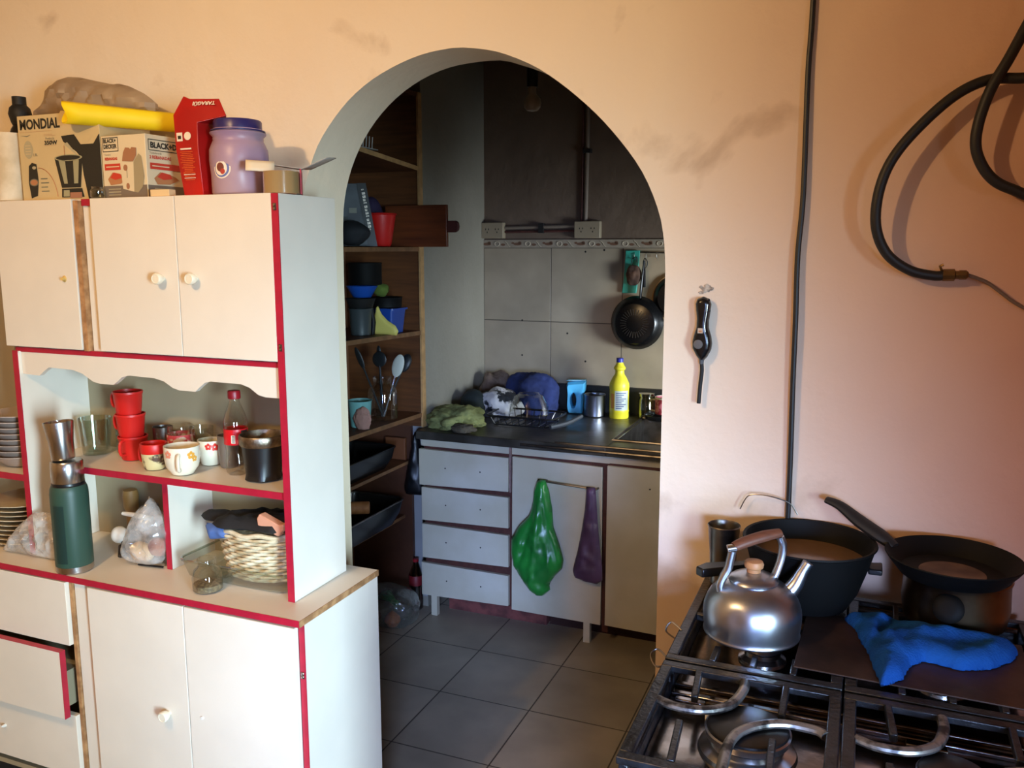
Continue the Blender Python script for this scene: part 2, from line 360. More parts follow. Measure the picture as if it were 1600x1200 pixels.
# ================================================================== the rooms
# wall with the arch: near face y=1.88, far face y=2.03
WY, WB = 1.88, 2.03
XL, XR = -3.3, 1.95
fr = [(-1.380, 1.58), (-1.374, 1.66), (-1.360, 1.75), (-1.336, 1.83), (-1.304, 1.902), (-1.262, 1.957), (-1.206, 2.011), (-1.141, 2.053), (-1.069, 2.083), (-0.999, 2.102), (-0.932, 2.109), (-0.891, 2.108), (-0.818, 2.095), (-0.755, 2.072), (-0.694, 2.040), (-0.618, 1.984), (-0.543, 1.914), (-0.470, 1.823), (-0.4285, 1.736), (-0.413, 1.668), (-0.408, 1.60)]
bk = [(-1.334, 1.56), (-1.333, 1.66)] + [(-0.928+0.404*math.cos(a), 1.703+0.404*math.sin(a)) for a in [math.radians(x) for x in range(180, 84, -10)]] + [(-0.86, 2.106), (-0.818, 2.094), (-0.755, 2.071), (-0.694, 2.039), (-0.618, 1.983), (-0.543, 1.913), (-0.470, 1.822), (-0.4285, 1.736), (-0.413, 1.668), (-0.408, 1.60)]
def resample(P, n):
    P = [Vector((x, z, 0)) for x, z in P]; P = spline(P, 6); d = [0]
    for a, b in zip(P, P[1:]): d.append(d[-1]+(b-a).length)
    out = []
    for k in range(n+1):
        t = d[-1]*k/n; j = 0
        while j < len(d)-2 and d[j+1] < t: j += 1
        f = (t-d[j])/max(1e-9, d[j+1]-d[j]); q = P[j].lerp(P[j+1], min(1, f)); out.append((q.x, q.y))
    return out
NF = 56
F = resample(fr, NF); B = resample(bk, NF)
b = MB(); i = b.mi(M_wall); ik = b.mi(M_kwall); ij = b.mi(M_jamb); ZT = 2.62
def quad(ps, mi): b.f([b.v(p) for p in ps], mi)
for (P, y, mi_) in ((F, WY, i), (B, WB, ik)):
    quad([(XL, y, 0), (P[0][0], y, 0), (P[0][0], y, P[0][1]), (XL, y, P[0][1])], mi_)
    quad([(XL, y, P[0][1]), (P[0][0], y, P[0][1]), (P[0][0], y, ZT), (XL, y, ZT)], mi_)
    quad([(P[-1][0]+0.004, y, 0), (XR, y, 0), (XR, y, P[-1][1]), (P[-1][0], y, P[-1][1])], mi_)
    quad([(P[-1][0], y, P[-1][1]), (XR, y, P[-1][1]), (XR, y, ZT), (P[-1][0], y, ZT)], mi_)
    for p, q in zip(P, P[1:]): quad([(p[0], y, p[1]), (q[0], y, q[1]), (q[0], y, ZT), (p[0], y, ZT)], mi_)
for k in range(NF):
    quad([(F[k][0], WY, F[k][1]), (F[k+1][0], WY, F[k+1][1]), (B[k+1][0], WB, B[k+1][1]), (B[k][0], WB, B[k][1])], ij)
quad([(F[0][0], WY, 0), (F[0][0], WY, F[0][1]), (B[0][0], WB, B[0][1]), (B[0][0], WB, 0)], ij)
quad([(F[-1][0]+0.004, WY, 0), (F[-1][0], WY, F[-1][1]), (B[-1][0], WB, B[-1][1]), (B[-1][0]+0.004, WB, 0)], ij)
bmesh.ops.remove_doubles(b.bm, verts=b.bm.verts, dist=1e-4)
struct('wall_back', b, flat=50)
FY = 4.02
struct('floor', MB().box(XL, XR, -2.6, FY+0.1, -0.08, 0, M_floor))
struct('ceiling', MB().box(XL, XR, -2.6, FY+0.1, ZT, ZT+0.08, M_ceil))
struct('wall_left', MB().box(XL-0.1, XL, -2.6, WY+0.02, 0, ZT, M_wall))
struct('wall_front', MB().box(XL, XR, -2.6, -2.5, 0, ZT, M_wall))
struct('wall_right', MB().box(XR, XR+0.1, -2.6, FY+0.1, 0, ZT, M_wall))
struct('wall_kitchen_far', MB().box(-2.3, 1.1, FY, FY+0.1, 0, ZT, M_kfar))
struct('wall_kitchen_right', MB().box(0.98, 1.08, WB, FY, 0, ZT, M_kwall))
struct('wall_kitchen_left', MB().box(-2.3, -2.19, WB, 3.36, 0, ZT, M_kwall))
struct('wall_kitchen_stub', MB().box(-2.3, -1.80, 3.36, FY, 0, ZT, M_kwall))
# tiled splashback, its patterned border
struct('trim_1', MB().box(-1.799, 0.2, FY-0.008, FY, 0.80, 1.651, M_tile))
m = mat('patterned_border_tile', (160, 146, 126), 0.35, rgb2=(104, 84, 68), scale=26, lo=0.44, hi=0.5)
mo = mat('border_ornament', (112, 82, 64), 0.4); mo2 = mat('border_ornament_light', (190, 176, 152), 0.4)
t = MB().box(-1.80, 0.2, FY-0.010, FY, 1.652, 1.692, mat('border_tile', (158, 146, 128), 0.35, var=0.15, scale=30))
x = -1.78
k = 0
while x < -0.3:
    fr_ = lambda u, v: (u, FY-0.0108, v)
    if k % 3 == 0: flatpoly(t, ell(x, 1.671, 0.022, 0.007), mo, fr_); flatpoly(t, ell(x+0.012, 1.678, 0.009, 0.006), mo, fr_)
    elif k % 3 == 1:
        t.tube([(x+0.013*math.cos(a/16*2*PI), FY-0.0112, 1.672+0.011*math.sin(a/16*2*PI)) for a in range(16)], 0.0022, mo2, seg=5, closed=True); flatpoly(t, ell(x+0.032, 1.668, 0.012, 0.006), mo, fr_)
    else: t.tube([(x-0.012, FY-0.0112, 1.684), (x, FY-0.0112, 1.676), (x+0.006, FY-0.0112, 1.664), (x+0.016, FY-0.0112, 1.658)], 0.002, mo2, seg=5); flatpoly(t, ell(x+0.03, 1.676, 0.008, 0.005), mo, fr_)
    x += 0.055; k += 1
struct('trim_2', t)
t = MB()
for hx, hz in ((-1.262, 1.634), (-1.168, 1.642), (-1.59, 1.292), (-1.59, 1.116), (-1.255, 1.10), (-1.35, 1.235)): t.lathe([(0, 0), (0.005, 0), (0.004, 0.0006), (0, 0.0006)], M_dark, (hx, FY-0.0081, hz), 10, (0, -1, 0))
struct('trim_6', t)
# chipped patch of plaster above the lighter, small nicks
t = MB()
for q in range(16):
    a = random.uniform(0, 2*PI); rr = random.uniform(0, 0.016); t.blob((-0.318+rr*math.cos(a), WY-0.001, 1.563+rr*0.7*math.sin(a)), (random.uniform(0.003, 0.007), 0.002, random.uniform(0.002, 0.005)), mat('chipped_plaster', (118, 100, 84), 0.9, rgb2=(200, 190, 175), scale=90), 0.5, 9, q, 2)
struct('trim_3', t)

# ================================================================== the big cream cupboard on the left
hut = thing('kitchen_hutch', 'large cream laminate kitchen hutch with red edging standing left of the arch', 'cupboard', (-1.9, 1.7, 0))
O = hut.location
def H(): return MB(O)
UF, UB, BF, BB = 1.606, 1.83, 1.523, 1.868
b = H(); b.box(-1.165, -1.149, BF+0.018, BB-0.004, 0.03, 0.7945, M_cream)          # right end panel
b.box(-2.64, -2.62, BF+0.018, BB, 0.03, 0.7945, M_cream); b.box(-2.62, -1.165, BB-0.012, BB-0.004, 0.03, 0.7945, M_inner)
b.box(-2.62, -1.165, BF+0.02, BB-0.012, 0.19, 0.205, M_inner); b.box(-1.835, -1.82, BF+0.03, BB-0.012, 0.205, 0.794, M_inner)
b.box(-1.868, -1.8, BF+0.016, BF+0.03, 0.19, 0.794, M_cream)
b.build('base_body', hut, bevel=0.0008)
H().box(-2.64, -1.1495, BF+0.0015, BB, 0.795, 0.810, M_cream).build('countertop', hut, bevel=0.0006)
H().box(-2.64, -1.149, BF, BF+0.0015, 0.794, 0.8105, M_red).build('countertop_edging', hut)
tag(H().box(-1.1495, -1.1475, BF, BB, 0.7945, 0.810, M_wood).build('countertop_end', hut), 'bare brown chipboard edge')
H().box(-1.1635, -1.1485, BF+0.016, BF+0.0185, 0.03, 0.794, M_red).build('base_edging', hut)
H().box(-2.6, -1.18, BF+0.06, BF+0.075, 0.0, 0.19, M_dark).build('plinth', hut)
H().box(-1.883, -1.872, BF+0.012, BF+0.03, 0.19, 0.789, M_wood).build('chipboard_strip', hut)
def knob(parent, x, y, z, s=1.0, off=O, name='knob'):
    k = MB(off); prof = [(0, 0), (0.006, 0), (0.006, 0.006), (0.0115, 0.010), (0.0135, 0.016), (0.0135, 0.024), (0.0122, 0.026), (0.0115, 0.0265), (0.0095, 0.0265), (0.0088, 0.0258), (0, 0.0258)]
    k.lathe([(r*s, h*s) for r, h in prof], M_cera, (x, y, z), 24, (0, -1, 0)); return k.build(name, parent)
def door(x0, x1, y, z0, z1, parent=hut, name='door', m=M_cream, th=0.016, off=O):
    return MB(off).box(x0, x1, y, y+th, z0, z1, m).build(name, parent, bevel=0.001)
d = door(-1.806, -1.4915, BF, 0.2, 0.789); knob(d, -1.555, BF, 0.497)
d = door(-1.4885, -1.1645, BF, 0.2, 0.789)
MB(O).lathe([(0, 0), (0.004, 0), (0.004, 0.004), (0, 0.005)], M_white, (-1.448, BF, 0.508), 10, (0, -1, 0)).build('knob_screw', d)
d = door(-2.62, -1.884, BF, 0.615, 0.790, name='drawer')
dr = H().box(-2.62, -1.8895, BF-0.028, BF-0.013, 0.42, 0.608, M_cream).box(-2.6, -1.92, BF-0.013, BF+0.3, 0.43, 0.53, M_inner).build('drawer', hut, bevel=0.0008)
tag(dr, 'second drawer, pulled slightly open'); H().box(-1.8895, -1.8875, BF-0.0285, BF-0.0125, 0.42, 0.6095, M_red).box(-2.62, -1.8895, BF-0.0285, BF-0.0125, 0.608, 0.6095, M_red).build('drawer_edging', dr)
dr = door(-2.62, -1.884, BF, 0.235, 0.415, name='drawer')
MB(O).lathe([(0, 0), (0.005, 0), (0.0035, 0.012), (0, 0.018)], M_white, (-2.163, BF, 0.327), 8, (0.3, -1, 0.3)).build('broken_knob', dr)
# small latch on the red base edging and hinge screws on the upper one
def hinge(x, y, z): H().box(x-0.004, x+0.004, y-0.002, y, z-0.008, z+0.008, M_steeld).lathe([(0, 0), (0.003, 0), (0.003, 0.002), (0, 0.0025)], M_steel, (x, y-0.002, z+0.004), 8, (0, -1, 0)).lathe([(0, 0), (0.003, 0), (0.003, 0.002), (0, 0.0025)], M_steel, (x, y-0.002, z-0.004), 8, (0, -1, 0)).build('hinge', hut)
hinge(-1.156, BF+0.016, 0.67); hinge(-1.231, UF, 1.742); hinge(-1.231, UF, 1.425)
# upper part
b = H(); b.box(-1.240, -1.2225, UF+0.002, UB, 0.8105, 1.7715, M_cream); b.build('side_panel', hut, bevel=0.0006)
b = H(); b.box(-2.107, -2.090, UF+0.002, UB, 0.8105, 1.378, M_cream); b.build('side_panel', hut, bevel=0.0006); H().box(-2.64, -2.62, UF+0.002, UB, 0.8105, 1.7715, M_cream).build('side_panel', hut, bevel=0.0006)
H().box(-2.62, -1.2405, UB-0.006, UB, 0.8105, 1.757, M_inner).build('back_panel', hut)
H().box(-2.62, -1.2405, UF+0.018, UB-0.006, 1.757, 1.7715, M_cream).build('top_panel', hut)
b = H(); b.box(-2.107, -1.2405, UF+0.02, UB-0.006, 1.379, 1.389, M_cream).box(-1.83, -1.785, UF+0.018, UF+0.03, 1.389, 1.757, M_cream).box(-2.125, -2.110, UF+0.02, UB-0.006, 1.379, 1.757, M_inner); b.build('cupboard_body', hut)
b = H(); b.box(-1.2405, -1.2220, UF-0.0005, UF+0.002, 0.8105, 1.7715, M_red); b.box(-2.1075, -2.0895, UF-0.0005, UF+0.002, 0.8105, 1.380, M_red)
b.box(-2.107, -1.2405, UF+0.0105, UF+0.018, 1.376, 1.3885, M_red); b.box(-1.829, -1.787, UF+0.012, UF+0.018, 1.755, 1.7715, M_red); b.build('red_edging', hut)
d = door(-2.127, -1.851, UF, 1.392, 1.7715)
MB(O).lathe([(0, 0), (0.009, 0), (0.004, 0.002), (0.004, 0.012), (0, 0.012)], mat('yellowed_plastic', (206, 170, 96), 0.5), (-1.892, UF, 1.573), 10, (0.2, -1, 0)).build('knob_stub', d)
H().box(-1.849, -1.833, UF+0.004, UF+0.03, 1.389, 1.768, M_wood).build('chipboard_strip', hut)
d = door(-1.787, -1.5205, UF, 1.392, 1.772); knob(d, -1.567, UF, 1.578)
d = door(-1.5185, -1.2415, UF, 1.392, 1.7725); knob(d, -1.466, UF, 1.579)
# scalloped valance
vp = [(-2.089, 1.377), (-2.089, 1.316), (-2.028, 1.314), (-2.008, 1.328), (-1.99, 1.338), (-1.905, 1.336), (-1.872, 1.328), (-1.835, 1.309), (-1.812, 1.305), (-1.766, 1.305), (-1.752, 1.314), (-1.735, 1.326), (-1.712, 1.332), (-1.628, 1.330), (-1.598, 1.324), (-1.57, 1.309), (-1.548, 1.304), (-1.50, 1.304), (-1.485, 1.316), (-1.468, 1.328), (-1.45, 1.332), (-1.36, 1.331), (-1.335, 1.324), (-1.31, 1.308), (-1.29, 1.304), (-1.2405, 1.304), (-1.2405, 1.377)]
H().prism(vp, 'xz', UF+0.012, UF+0.026, M_cream).build('valance', hut)
# display shelf with its clipped left corner, its red edge, divider
H().prism([(-1.9985, UF+0.0085), (-1.2405, UF+0.0085), (-1.2405, UB-0.006), (-2.09, UB-0.006), (-2.09, 1.72)], 'xy', 1.061, 1.077, M_cream).build('shelf', hut)
H().box(-2.0, -1.2405, UF+0.007, UF+0.0085, 1.060, 1.0775, M_red).build('shelf_edging', hut)
H().box(-1.668, -1.652, 1.662, UB-0.006, 0.8105, 1.061, M_cream).build('divider', hut)
H().box(-1.6685, -1.6515, 1.660, 1.662, 0.8105, 1.061, M_red).build('divider_edging', hut)
H().box(-2.62, -2.107, UF+0.0015, UB-0.006, 1.019, 1.035, M_cream).build('shelf', hut)
H().box(-2.62, -2.107, UF, UF+0.0015, 1.018, 1.036, M_red).build('shelf_edging', hut)

# ================================================================== sink cabinet
CF = 3.278
sk = thing('sink_cabinet', 'low sink base cabinet with grey-white drawers and doors under the dark worktop', 'cabinet', (-1.1, 3.6, 0))
OS = sk.location
def K(): return MB(OS)
K().box(-1.785, -1.77, CF+0.014, FY-0.02, 0.1, 0.8195, M_lam2).box(-1.77, 0.3, CF+0.03, FY-0.02, 0.1, 0.115, M_lam2).box(-1.77, 0.3, CF+0.03, CF+0.034, 0.115, 0.70, M_dark).box(-1.785, 0.3, CF+0.012, CF+0.02, 0.785, 0.8195, M_lam2).build('body', sk)
K().box(-1.785, -1.345, CF+0.014, CF+0.026, 0.1, 0.787, M_brown).box(-0.94, -0.915, CF+0.008, CF+0.02, 0.06, 0.785, M_brown).box(-1.349, -0.92, CF+0.010, CF+0.020, 0.1, 0.785, M_brown).box(-0.92, 0.3, CF+0.010, CF+0.02, 0.095, 0.787, M_brown).build('brown_frame', sk)
K().box(-1.357, -1.349, CF-0.002, CF+0.012, 0.62, 0.84, mat('rough_pale_strip', (150, 120, 112), 0.7, var=0.3, scale=40)).build('divider_strip', sk)
for (z0, z1, xl) in ((0.618, 0.774, -1.789), (0.456, 0.600, -1.779), (0.281, 0.431, -1.779), (0.103, 0.249, -1.785)):
    d = K().prism([(xl, z0-0.008), (-1.361, z0+0.004), (-1.361, z1-0.004), (xl, z1)], 'xz', CF-0.004, CF+0.014, M_lam2).build('drawer', sk, bevel=0.001)
    for xx in (-1.660, -1.492):
        h = K(); h.lathe([(0, 0), (0.0035, 0), (0.003, 0.0008), (0, 0.0006)], M_dark, (xx, CF-0.0042, (z0+z1)/2), 8, (0, -1, 0)); h.build('screw_hole', d)
d1 = K().prism([(-1.345, 0.095), (-0.944, 0.092), (-0.946, 0.770), (-1.341, 0.779)], 'xz', CF-0.004, CF+0.010, M_lam2).build('door', sk, bevel=0.001)
d2 = K().prism([(-0.925, 0.095), (-0.47, 0.085), (-0.47, 0.770), (-0.925, 0.779)], 'xz', CF-0.004, CF+0.010, M_lam2).build('door', sk, bevel=0.001)
K().lathe([(0, 0), (0.0035, 0), (0.003, 0.0008), (0, 0.0006)], M_dark, (-0.748, CF-0.0042, 0.70), 8, (0, -1, 0)).build('screw_hole', d2)
K().box(-0.465, 0.3, CF-0.004, CF+0.010, 0.09, 0.775, M_lam2).build('door', sk)
K().tube([(-1.185, CF-0.004, 0.693), (-1.185, CF-0.028, 0.693), (-0.962, CF-0.028, 0.682), (-0.962, CF-0.004, 0.682)], 0.0042, M_steeld, 8).build('towel_bar', d1)
for x in (-1.728, -1.006, -0.2): K().box(x-0.014, x+0.014, CF+0.004, CF+0.03, 0, 0.1, M_lam2).build('leg', sk)
struct('trim_4', MB().box(-1.70, -1.22, CF+0.10, CF+0.20, 0, 0.095, M_brick).box(-1.21, 0.1, CF+0.12, CF+0.20, 0, 0.095, mat('dark_brick', (60, 34, 30), 0.9, bump=0.4)))

# worktop with pressed steel sink at the right
wt = thing('steel_worktop', 'dark worn metal worktop with sunken sink on the sink cabinet', 'worktop', (-1.0, 3.6, 0.82))
OW = wt.location
M_wt = mat('dull_wet_metal', (112, 106, 96), 0.36, 0.6, rgb2=(70, 65, 56), scale=5, bump=0.25, bscale=28)
def WT(): return MB(OW)
WT().box(-1.797, -0.93, 3.262, FY-0.010, 0.8195, 0.857, M_wt).box(-0.93, 0.3, 3.262, 3.41, 0.8195, 0.857, M_wt).box(-0.93, 0.3, 3.90, FY-0.010, 0.8195, 0.857, M_wt).box(-0.35, 0.3, 3.41, 3.90, 0.8195, 0.857, M_wt).build('worktop_slab', wt, bevel=0.003)
WT().tube([(-1.15, 3.268, 0.8575), (0.28, 3.268, 0.8575)], 0.005, M_steeld, 8).tube([(-1.3, 3.259, 0.838), (0.28, 3.259, 0.838)], 0.006, M_steeld, 8).build('front_rim', wt)
s_ = WT(); s_.tube([(-0.94, 3.40, 0.8585), (-0.34, 3.40, 0.8585), (-0.34, 3.91, 0.8585), (-0.94, 3.91, 0.8585)], 0.006, M_steeld, 8, closed=True)
s_.box(-0.93, -0.925, 3.41, 3.90, 0.72, 0.857, M_steeld).box(-0.355, -0.35, 3.41, 3.90, 0.72, 0.857, M_steeld).box(-0.925, -0.355, 3.41, 3.415, 0.72, 0.857, M_steeld).box(-0.925, -0.355, 3.895, 3.90, 0.72, 0.857, M_steeld).box(-0.925, -0.355, 3.41, 3.90, 0.712, 0.72, M_steeld)
s_.build('sink_bowl', wt)
WT().box(-1.52, 0.2, FY-0.030, FY-0.0085, 0.8575, 0.985, mat('blackened_upstand', (26, 25, 25), 0.5, var=0.3, scale=12)).build('upstand', wt)

# ================================================================== open shelving in the alcove
su = thing('shelving_unit', 'tall open varnished wooden shelving unit in the alcove behind the arch', 'shelving', (-1.98, 2.9, 0))
OU = su.location
def U(): return MB(OU)
U().box(-2.185, -1.80, 3.335, 3.355, 0.86, 2.30, M_shelf).build('side_board', su)
U().box(-2.185, -1.862, 3.335, 3.355, 0.0, 0.86, mat('dark_lower_board', (92, 54, 34), 0.5, var=0.3, scale=8)).build('side_board', su)
U().box(-1.802, -1.793, 3.325, 3.357, 0.86, 2.30, M_shelfedge).build('edge_strip', su)
U().box(-2.189, -2.18, 2.15, 3.335, 0.0, 2.30, mat('brown_backboard', (120, 78, 46), 0.6, var=0.25, scale=5)).build('back_board', su)
U().box(-2.18, -1.80, 2.13, 2.15, 0.0, 2.30, M_shelf).build('side_board', su)
M_shelfedge2 = mat('brown_board_edge', (128, 88, 54), 0.6, var=0.3, scale=25)
def shelf(z, x1=-1.80, za=0, th=0.018, y0=2.15, em=None):
    i_ = None
    bb = U(); bb.prism([(y0, z-th+za), (3.335, z-th), (3.335, z), (y0, z+za)], 'yz', -2.18, x1, M_shelf); s = bb.build('shelf', su)
    U().prism([(y0, z-th+za), (3.335, z-th), (3.335, z), (y0, z+za)], 'yz', x1, x1+0.002, em or M_shelfedge2).build('shelf_edging', s)
shelf(1.995, za=0.09, em=M_shelfedge); shelf(1.655); shelf(1.292, za=0.025); shelf(0.925, za=0.02); shelf(0.705, -1.86, th=0.014); shelf(0.44, -1.9, th=0.014)
struct('trim_5', MB().box(-1.872, -1.8005, 3.357, 3.3605, 0.05, 0.86, mat('pale_wall_end', (150, 150, 150), 0.7, var=0.1)))

# ================================================================== things on top of the hutch
ZH = 1.7725
# --- blender box
M_card = mat('cream_printed_card', (206, 182, 134), 0.5, var=0.06, scale=10)
M_ink = mat('black_ink', (34, 34, 30), 0.5); M_ink2 = mat('grey_ink', (110, 108, 92), 0.5); M_ink3 = mat('pale_grey_print', (176, 164, 130), 0.45)
M_inkr = mat('red_ink', (196, 58, 40), 0.5); M_steelp = mat('printed_steel_grey', (158, 152, 118), 0.4); M_orange = mat('orange_ink', (178, 120, 78), 0.5)
bx = thing('blender_box', 'tall cream cardboard box with a printed drink maker and the word MONDIAL', 'box', (-1.915, 1.64, ZH))
MB().box(-0.142, 0.140, 0, 0.165, 0, 0.214, M_card).build('carton', bx, bevel=0.001)
p = MB(); e = [0.0004]
def FR(x0=0, z0=0, y=-0.0008): return lambda u, v: (x0+u, y, z0+v)
f0 = FR(); f1 = FR(y=-0.0012); f2 = FR(y=-0.0016); f3 = FR(y=-0.002)
text(p, 'MONDIAL', M_ink, FR(-0.134, 0.180), 0.034, bold=0.0012, sx=0.92)
rect(p, -0.136, -0.02, 0.1725, 0.1731, M_orange, f0)
text(p, 'Potência', M_ink2, FR(-0.045, 0.151), 0.009); text(p, '350W', M_ink, FR(-0.050, 0.139), 0.0135, bold=0.0006, sx=1.3)
rect(p, -0.052, -0.008, 0.155+0.006, 0.1615, M_orange, f0); rect(p, -0.05, -0.02, 0.164, 0.1646, M_orange, f0); rect(p, -0.052, -0.01, 0.1365, 0.137, M_orange, f0)
flatpoly(p, [(-0.134, 0.165), (-0.11, 0.161), (-0.096, 0.166), (-0.11, 0.1635)], M_ink2, f0)
flatpoly(p, ell(-0.109, 0.129, 0.016, 0.0225), M_ink3, f0)
for k in range(4): rect(p, -0.119, -0.100, 0.117+k*0.007, 0.119+k*0.007, M_card, f1)
text(p, '1,8L', M_ink2, FR(-0.094, 0.112), 0.010)
# small picture of the drink maker at lower left
flatpoly(p, [(-0.117, 0.046), (-0.112, 0.088), (-0.100, 0.096), (-0.084, 0.092), (-0.081, 0.05), (-0.088, 0.012), (-0.111, 0.006)], M_ink, f0)
flatpoly(p, ell(-0.097, 0.046, 0.0165, 0.0095), M_ink2, f1); flatpoly(p, ell(-0.097, 0.046, 0.013, 0.007), M_orange, f2); flatpoly(p, ell(-0.093, 0.083, 0.007, 0.004), M_ink3, f1)
p.tube([(-0.078+0.062*math.sin(a), -0.0010, 0.0+0.082*math.cos(a)) for a in [k*PI/28 for k in range(0, 14)]], 0.0011, M_orange, seg=5)
for k in range(4): rect(p, -0.073, -0.045-0.004*(k % 2), 0.022+k*0.0105, 0.0245+k*0.0105, M_ink2, f0)
# large picture: jug, upper housing, base
flatpoly(p, [(0.010, 0.158), (0.055, 0.160), (0.075, 0.135), (0.118, 0.135), (0.137, 0.156), (0.140, 0.158), (0.140, 0.0), (0.090, 0.0), (0.078, 0.060), (0.074, 0.103), (0.058, 0.118), (0.016, 0.144)], M_ink, f0)
flatpoly(p, ell(0.092, 0.152, 0.020, 0.012), M_card, f1)
flatpoly(p, [(0.018, 0.138), (0.030, 0.142), (0.062, 0.110), (0.066, 0.104)], M_ink3, f1)
flatpoly(p, [(-0.018, 0.104), (0.078, 0.104), (0.066, 0.030), (0.0, 0.030)], M_ink, f1)
flatpoly(p, [(-0.004, 0.098), (0.018, 0.098), (0.022, 0.040), (0.010, 0.040)], M_steelp, f2); flatpoly(p, [(0.046, 0.098), (0.066, 0.098), (0.058, 0.040), (0.044, 0.040)], M_steelp, f2)
flatpoly(p, ell(0.030, 0.104, 0.048, 0.008), M_steelp, f2); flatpoly(p, ell(0.030, 0.104, 0.042, 0.006), M_ink, f3)
flatpoly(p, [(0.0, 0.028), (0.070, 0.028), (0.076, 0.006), (-0.002, 0.006)], M_ink, f1); flatpoly(p, [(0.006, 0.024), (0.026, 0.024), (0.028, 0.008), (0.004, 0.008)], M_steelp, f2)
rect(p, 0.026, 0.068, 0.004, 0.018, mat('dull_pink_print', (160, 110, 84), 0.5), f2)
rect(p, 0.0175, 0.0195, 0.106, 0.134, M_orange, f2)
p.build('printed_front', bx)
MB().prism([(-0.03, 0.2145), (0.012, 0.2145), (0.012, 0.222), (-0.02, 0.226)], 'xz', 0.03, 0.10, M_card).build('raised_flap', bx)
# --- white paper roll, black bottle behind it
pr = thing('paper_towel_roll', 'upright roll of white paper towel at the far left end of the hutch top', 'paper roll', (-2.112, 1.655, ZH))
MB().lathe([(0, 0.001), (0.037, 0.001), (0.0385, 0.004), (0.0385, 0.088), (0.037, 0.092), (0.036, 0.098), (0.035, 0.172), (0.033, 0.176), (0.012, 0.176), (0.012, 0.05), (0, 0.05)], mat('white_paper', (226, 212, 186), 0.9, rgb2=(200, 182, 150), scale=14, bump=0.3, bscale=25), fn=lambda a, z: 1+0.02*math.sin(a*3+z*40)).build('paper', pr)
MB().lathe([(0.0122, 0.04), (0.0122, 0.1765), (0.0108, 0.1765), (0.0108, 0.04)], M_orange).build('cardboard_core', pr)
bt = thing('black_bottle', 'black bottle with a thick dark cap behind the white paper roll', 'bottle', (-2.205, 1.77, ZH))
MB().lathe([(0, 0), (0.036, 0), (0.038, 0.006), (0.038, 0.17), (0.026, 0.205), (0.020, 0.215), (0, 0.215)], M_black).build('body', bt)
MB().lathe([(0.021, 0.2155), (0.024, 0.222), (0.030, 0.245), (0.026, 0.262), (0.018, 0.27), (0.018, 0.292), (0, 0.294)], M_blackm).build('cap', bt)
# --- crumpled bag lying on the box
out = [(-0.19, 0.0), (-0.195, 0.028), (-0.150, 0.050), (-0.148, 0.085), (-0.110, 0.104), (-0.075, 0.113), (-0.03, 0.109), (0.03, 0.094), (0.085, 0.082), (0.105, 0.083), (0.14, 0.074), (0.19, 0.052), (0.222, 0.030), (0.226, -0.02), (0.20, -0.055), (0.03, -0.05), (0.02, 0.0)]
b = MB().puffy([(-0.19, 0.001), (-0.195, 0.028), (-0.150, 0.050), (-0.148, 0.080), (-0.110, 0.100), (-0.075, 0.110), (-0.03, 0.106), (0.03, 0.092), (0.085, 0.080), (0.105, 0.081), (0.14, 0.072), (0.19, 0.050), (0.222, 0.028), (0.222, 0.001)], 0.035, 0.045, mat('beige_crinkled_plastic', (168, 146, 118), 0.45, rgb2=(148, 126, 102), scale=9, bump=0.3, bscale=30), lambda u, v, w: (u, -w, v), amp=0.018, fr=22, seed=3, res=34)
tag(b.build('crumpled_bag'), 'beige crumpled plastic bag lying on top of the blender box', 'bag', loc=(-1.915, 1.745, ZH+0.2155))
# --- toaster box, corner towards the camera
tb = thing('toaster_box', 'white and grey toaster carton standing corner forwards, BLACK+DECKER on its sides', 'box', (-1.622, 1.632, ZH), math.radians(-2))
M_cw = mat('glossy_white_card', (222, 204, 168), 0.3, var=0.05); M_cg = mat('grey_print', (118, 104, 90), 0.35)
LW, LD, LH = 0.147, 0.165, 0.150
MB().box(-LW, 0, 0, LD, 0, LH, M_cw).build('carton', tb, bevel=0.001)
p = MB(); fl = lambda y: (lambda u, v: (-LW+u*0.83, -y, v)); fq = lambda x: (lambda u, v: (x, u, v))
for side, f, Wd in (('l', fl, LW), ('r', fq, LD)):
    a0, a1, a2 = f(0.0008), f(0.0012), f(0.0016)
    rect(p, 0.001, (0.176 if side == 'l' else Wd)-0.001, 0.001, 0.030, M_cg, a0)
    rect(p, 0.010, 0.075 if side == 'l' else Wd, 0.068, 0.083, M_inkr, a1); rect(p, 0.016, 0.07, 0.0745, 0.077, M_cw, a2)
    flatpoly(p, [(0.02, 0.046), (0.04, 0.062), (0.07, 0.058), (0.09, 0.052), (0.10, 0.046), (0.07, 0.034), (0.03, 0.032)], M_orange, a1)
    flatpoly(p, [(0.03, 0.050), (0.045, 0.062), (0.072, 0.058), (0.078, 0.048), (0.05, 0.044)], M_inkr, a2)
    for q in range(3): rect(p, 0.02, 0.07, 0.007+q*0.007, 0.009+q*0.007, M_ink3, a1)
rr = lambda x0, x1, z0, z1: [(x0, z0), (x1, z0), (x1, z1), (x0, z1)]
for (x0, x1, z0, z1, f) in ((0.006, 0.070, 0.112, 0.146, fl(0.0010)), (0.008, 0.150, 0.112, 0.139, fq(0.0010))):
    for a, b2 in (((x0, z0), (x1, z0+0.0018)), ((x0, z1-0.0018), (x1, z1)), ((x0, z0), (x0+0.0018, z1)), ((x1-0.0018, z0), (x1, z1))): rect(p, a[0], b2[0], a[1], b2[1], M_ink, f)
text(p, 'BLACK+\nDECKER', M_ink, (lambda f: (lambda u, v: f(0.010+u, 0.1335+v)))(fl(0.001)), 0.0135, bold=0.0005, sx=1.05)
text(p, 'BLACK+DECKER', M_ink, (lambda f: (lambda u, v: f(0.014+u, 0.119+v)))(fq(0.001)), 0.019, bold=0.0008)
